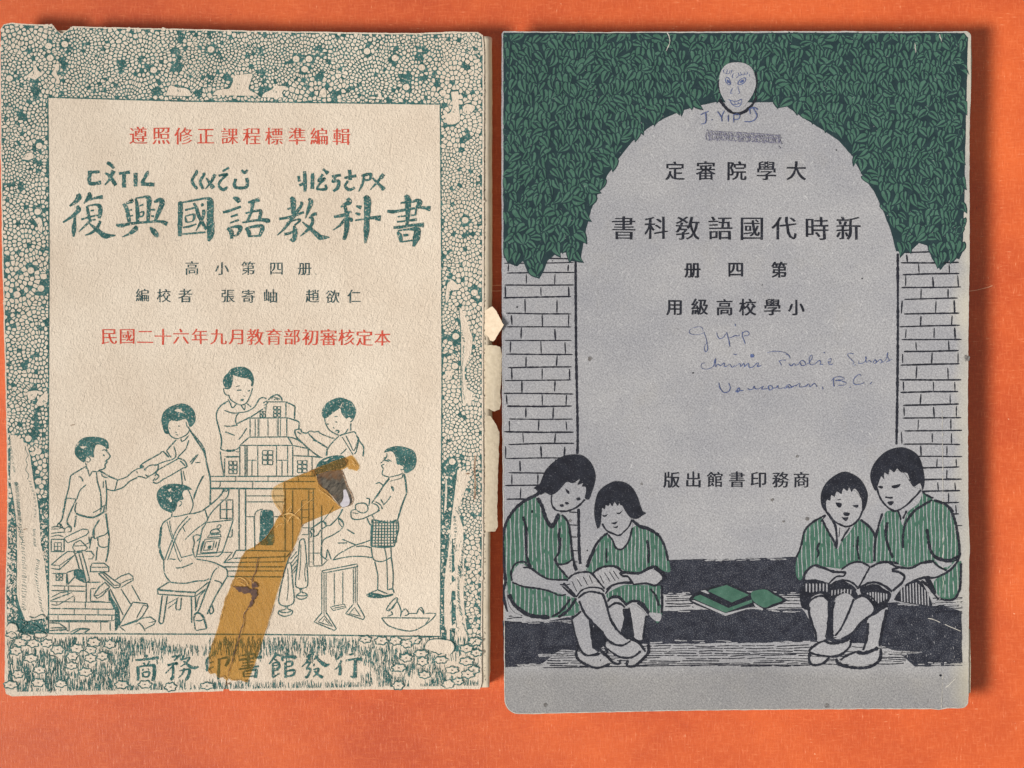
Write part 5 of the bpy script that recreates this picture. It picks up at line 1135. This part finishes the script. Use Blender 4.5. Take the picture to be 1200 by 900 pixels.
a.draw((800, 370, 9), """4 215 165 200 125 140 120 80 145 68 180 110 200 180 195 222 180; 6 222 170 240 220 255 290 262 350 245 385 228 360 235 310 262 285; 7 358 175 365 215 385 240 420 235 455 190; 9 460 175 480 240 498 330; 7 495 235 530 220 555 205; 7 552 205 575 215 600 205; 7 630 170 625 210 640 250 658 300; 7 630 185 665 162 698 180 690 205 640 215; 8 548 85 556 112
5 235 500 200 505 195 545 235 565 300 550 330 510; 7 325 540 335 480 345 450 345 540 365 510 395 530; 7 395 532 430 500 440 500 435 535 470 530; 6 470 532 490 510 520 545 545 520; 6 545 540 600 505 610 540 640 500 650 540; 8 640 545 690 505 700 545 740 540 780 500 800 500 785 535 828 525; 6 530 402 555 412 575 402; f 710 410 735 400 755 420 745 440 718 442
5 890 390 960 375 1060 385 1120 420 1130 460; 8 1015 475 1040 525; 7 1010 480 1050 468 1085 472; 7 1118 510 1140 530 1165 505
8 380 705 390 760 430 808 480 800 500 760 480 710; 9 560 800 590 760 600 790 580 805 556 795 640 790; 8 680 765 700 780 735 775 750 740 760 770 800 772; 8 800 772 850 745 830 775 890 770; 10 900 740 935 740 945 770 910 785 900 740; 8 940 765 985 760 1000 735 1010 770 1060 760; 8 1060 760 1085 765 1110 745 1120 765 1170 745""", 'pen')
a.draw((920, 370, 8.571), """5 0 385 30 395 45 420; 6 38 480 60 505 90 480 100 500 130 490; 7 130 490 160 450 190 460 200 495 160 500 150 470; 6 200 490 240 470 270 420 262 395 240 430 250 490 300 485; 7 300 485 340 450 355 470 345 490 380 488; 7 430 440 460 432 450 470 430 460 440 490 480 485; 7 385 365 398 378
5 690 385 640 378 625 400 690 470 670 488; 6 740 455 735 480 770 478 800 460 815 420 805 410 815 475 835 450 870 470; 8 880 475 900 440 915 470 890 480; 6 915 470 950 440 970 460 950 480; 5 970 470 1010 440 1030 370 1020 400 1045 450; 5 1010 470 1075 435; 9 690 497 705 497
7 0 715 40 690 60 715 100 700; 7 100 710 130 685 150 680 140 715 200 710 235 685 250 715 290 680 320 718; 7 370 710 378 745; 7 480 625 490 715; 6 460 655 500 620 560 615 590 640 500 650 560 655 615 680 580 700 530 700; 12 645 718 655 718; 6 760 605 740 588 700 620 680 665 700 690 750 688 795 670; 9 850 690 870 665""", 'pen')
a.build("pen_writing", coverR)

# ---- lettering (read from right to left)
for txt, xs, y, sz, th, ft, dy in (("定審院學大", [791, 827, 863, 898, 933], 200, 24, -.004, .026, 0), ("書科敎語國代時新", [731, 769, 806, 844, 881, 919, 957, 994], 267, 29.5, .004, .02, .1),
                                   ("册四第", [811.5, 862, 913], 316, 19.5, -.018, .034, 0), ("用級高校學小", [790.5, 820, 849, 876, 905, 933], 360, 20.5, -.012, .03, 0),
                                   ("版出館書印務商", [787, 812.5, 838, 863.5, 889, 914.5, 939], 562, 20, -.004, .026, 0)):
    a = Art(BR, 5e-5)
    set_type(a, txt, xs, y, sz, 'navy', th, ft, dy=dy)
    a.build("title_lettering", coverR)

for x, y, r in ((691, 420, 3.2), (668, 610, 2.0), (946, 608, 2.6), (918, 611, 1.6), (905, 586, 2.2), (934, 535, 1.8), (752, 567, 1.6), (639, 826, 2.4), (969, 827, 3.0), (1102, 791.5, 1.5), (1010, 326.5, .9), (980, 176, .9), (812, 437, 1), (1133, 420, 4.2), (893, 334, .8), (606, 360, 1.2), (688, 645, .9), (1000, 640, 1.0)):
    ring = [(x + r * rnd.uniform(.6, 1.2) * math.cos(t * .7), y + r * rnd.uniform(.6, 1.2) * math.sin(t * .7)) for t in range(9)]
    a = Art(BR, 1.2e-4); a.fill(ring, 'stain' if r > 1.55 else 'navy'); a.build("stain", coverR)
for pts, w in (([(1105, 790), (1104, 810), (1103, 830)], .6), ([(1104, 480), (1105, 600), (1105, 700)], .5), ([(1108, 806), (1120, 795)], .8), ([(782, 38), (785, 48), (781, 60)], .8), ([(1101, 40), (1104, 50)], .8), ([(1072, 50), (1073, 62)], 1.0)):
    a = Art(BR, 1.2e-4); a.wob = .8; a.jit = .8; a.ribbon(catmull(pts), w, 'rim'); a.build("crease", coverR)

# ------------------------------------------------------------------ the table
bm = bmesh.new()
bmesh.ops.create_grid(bm, x_segments=24, y_segments=18, size=1.0)
for v in bm.verts: v.co.x *= 0.6; v.co.y *= 0.45
me = bpy.data.meshes.new("tabletop"); bm.to_mesh(me); bm.free()
tab = obj("tabletop", me, [M['table']])
tab["kind"] = "structure"
V = []; F = []
for pts in ([(574, 333.5), (582, 332.8), (589, 333)], [(572, 339), (581, 339.6), (589, 339)], [(1141, 340), (1152, 338.5), (1166, 335), (1171, 333)]):
    for i, (u, v) in enumerate(pts):
        for o_ in (-.45, .45): V.append(((u - 600) * S, (450 - v + o_) * S, 0.00004))
        if i: n_ = len(V); F.append((n_ - 4, n_ - 2, n_ - 1, n_ - 3))
me = bpy.data.meshes.new("scratch"); me.from_pydata(V, [], F)
obj("scratch", me, [M['scratch']], tab)
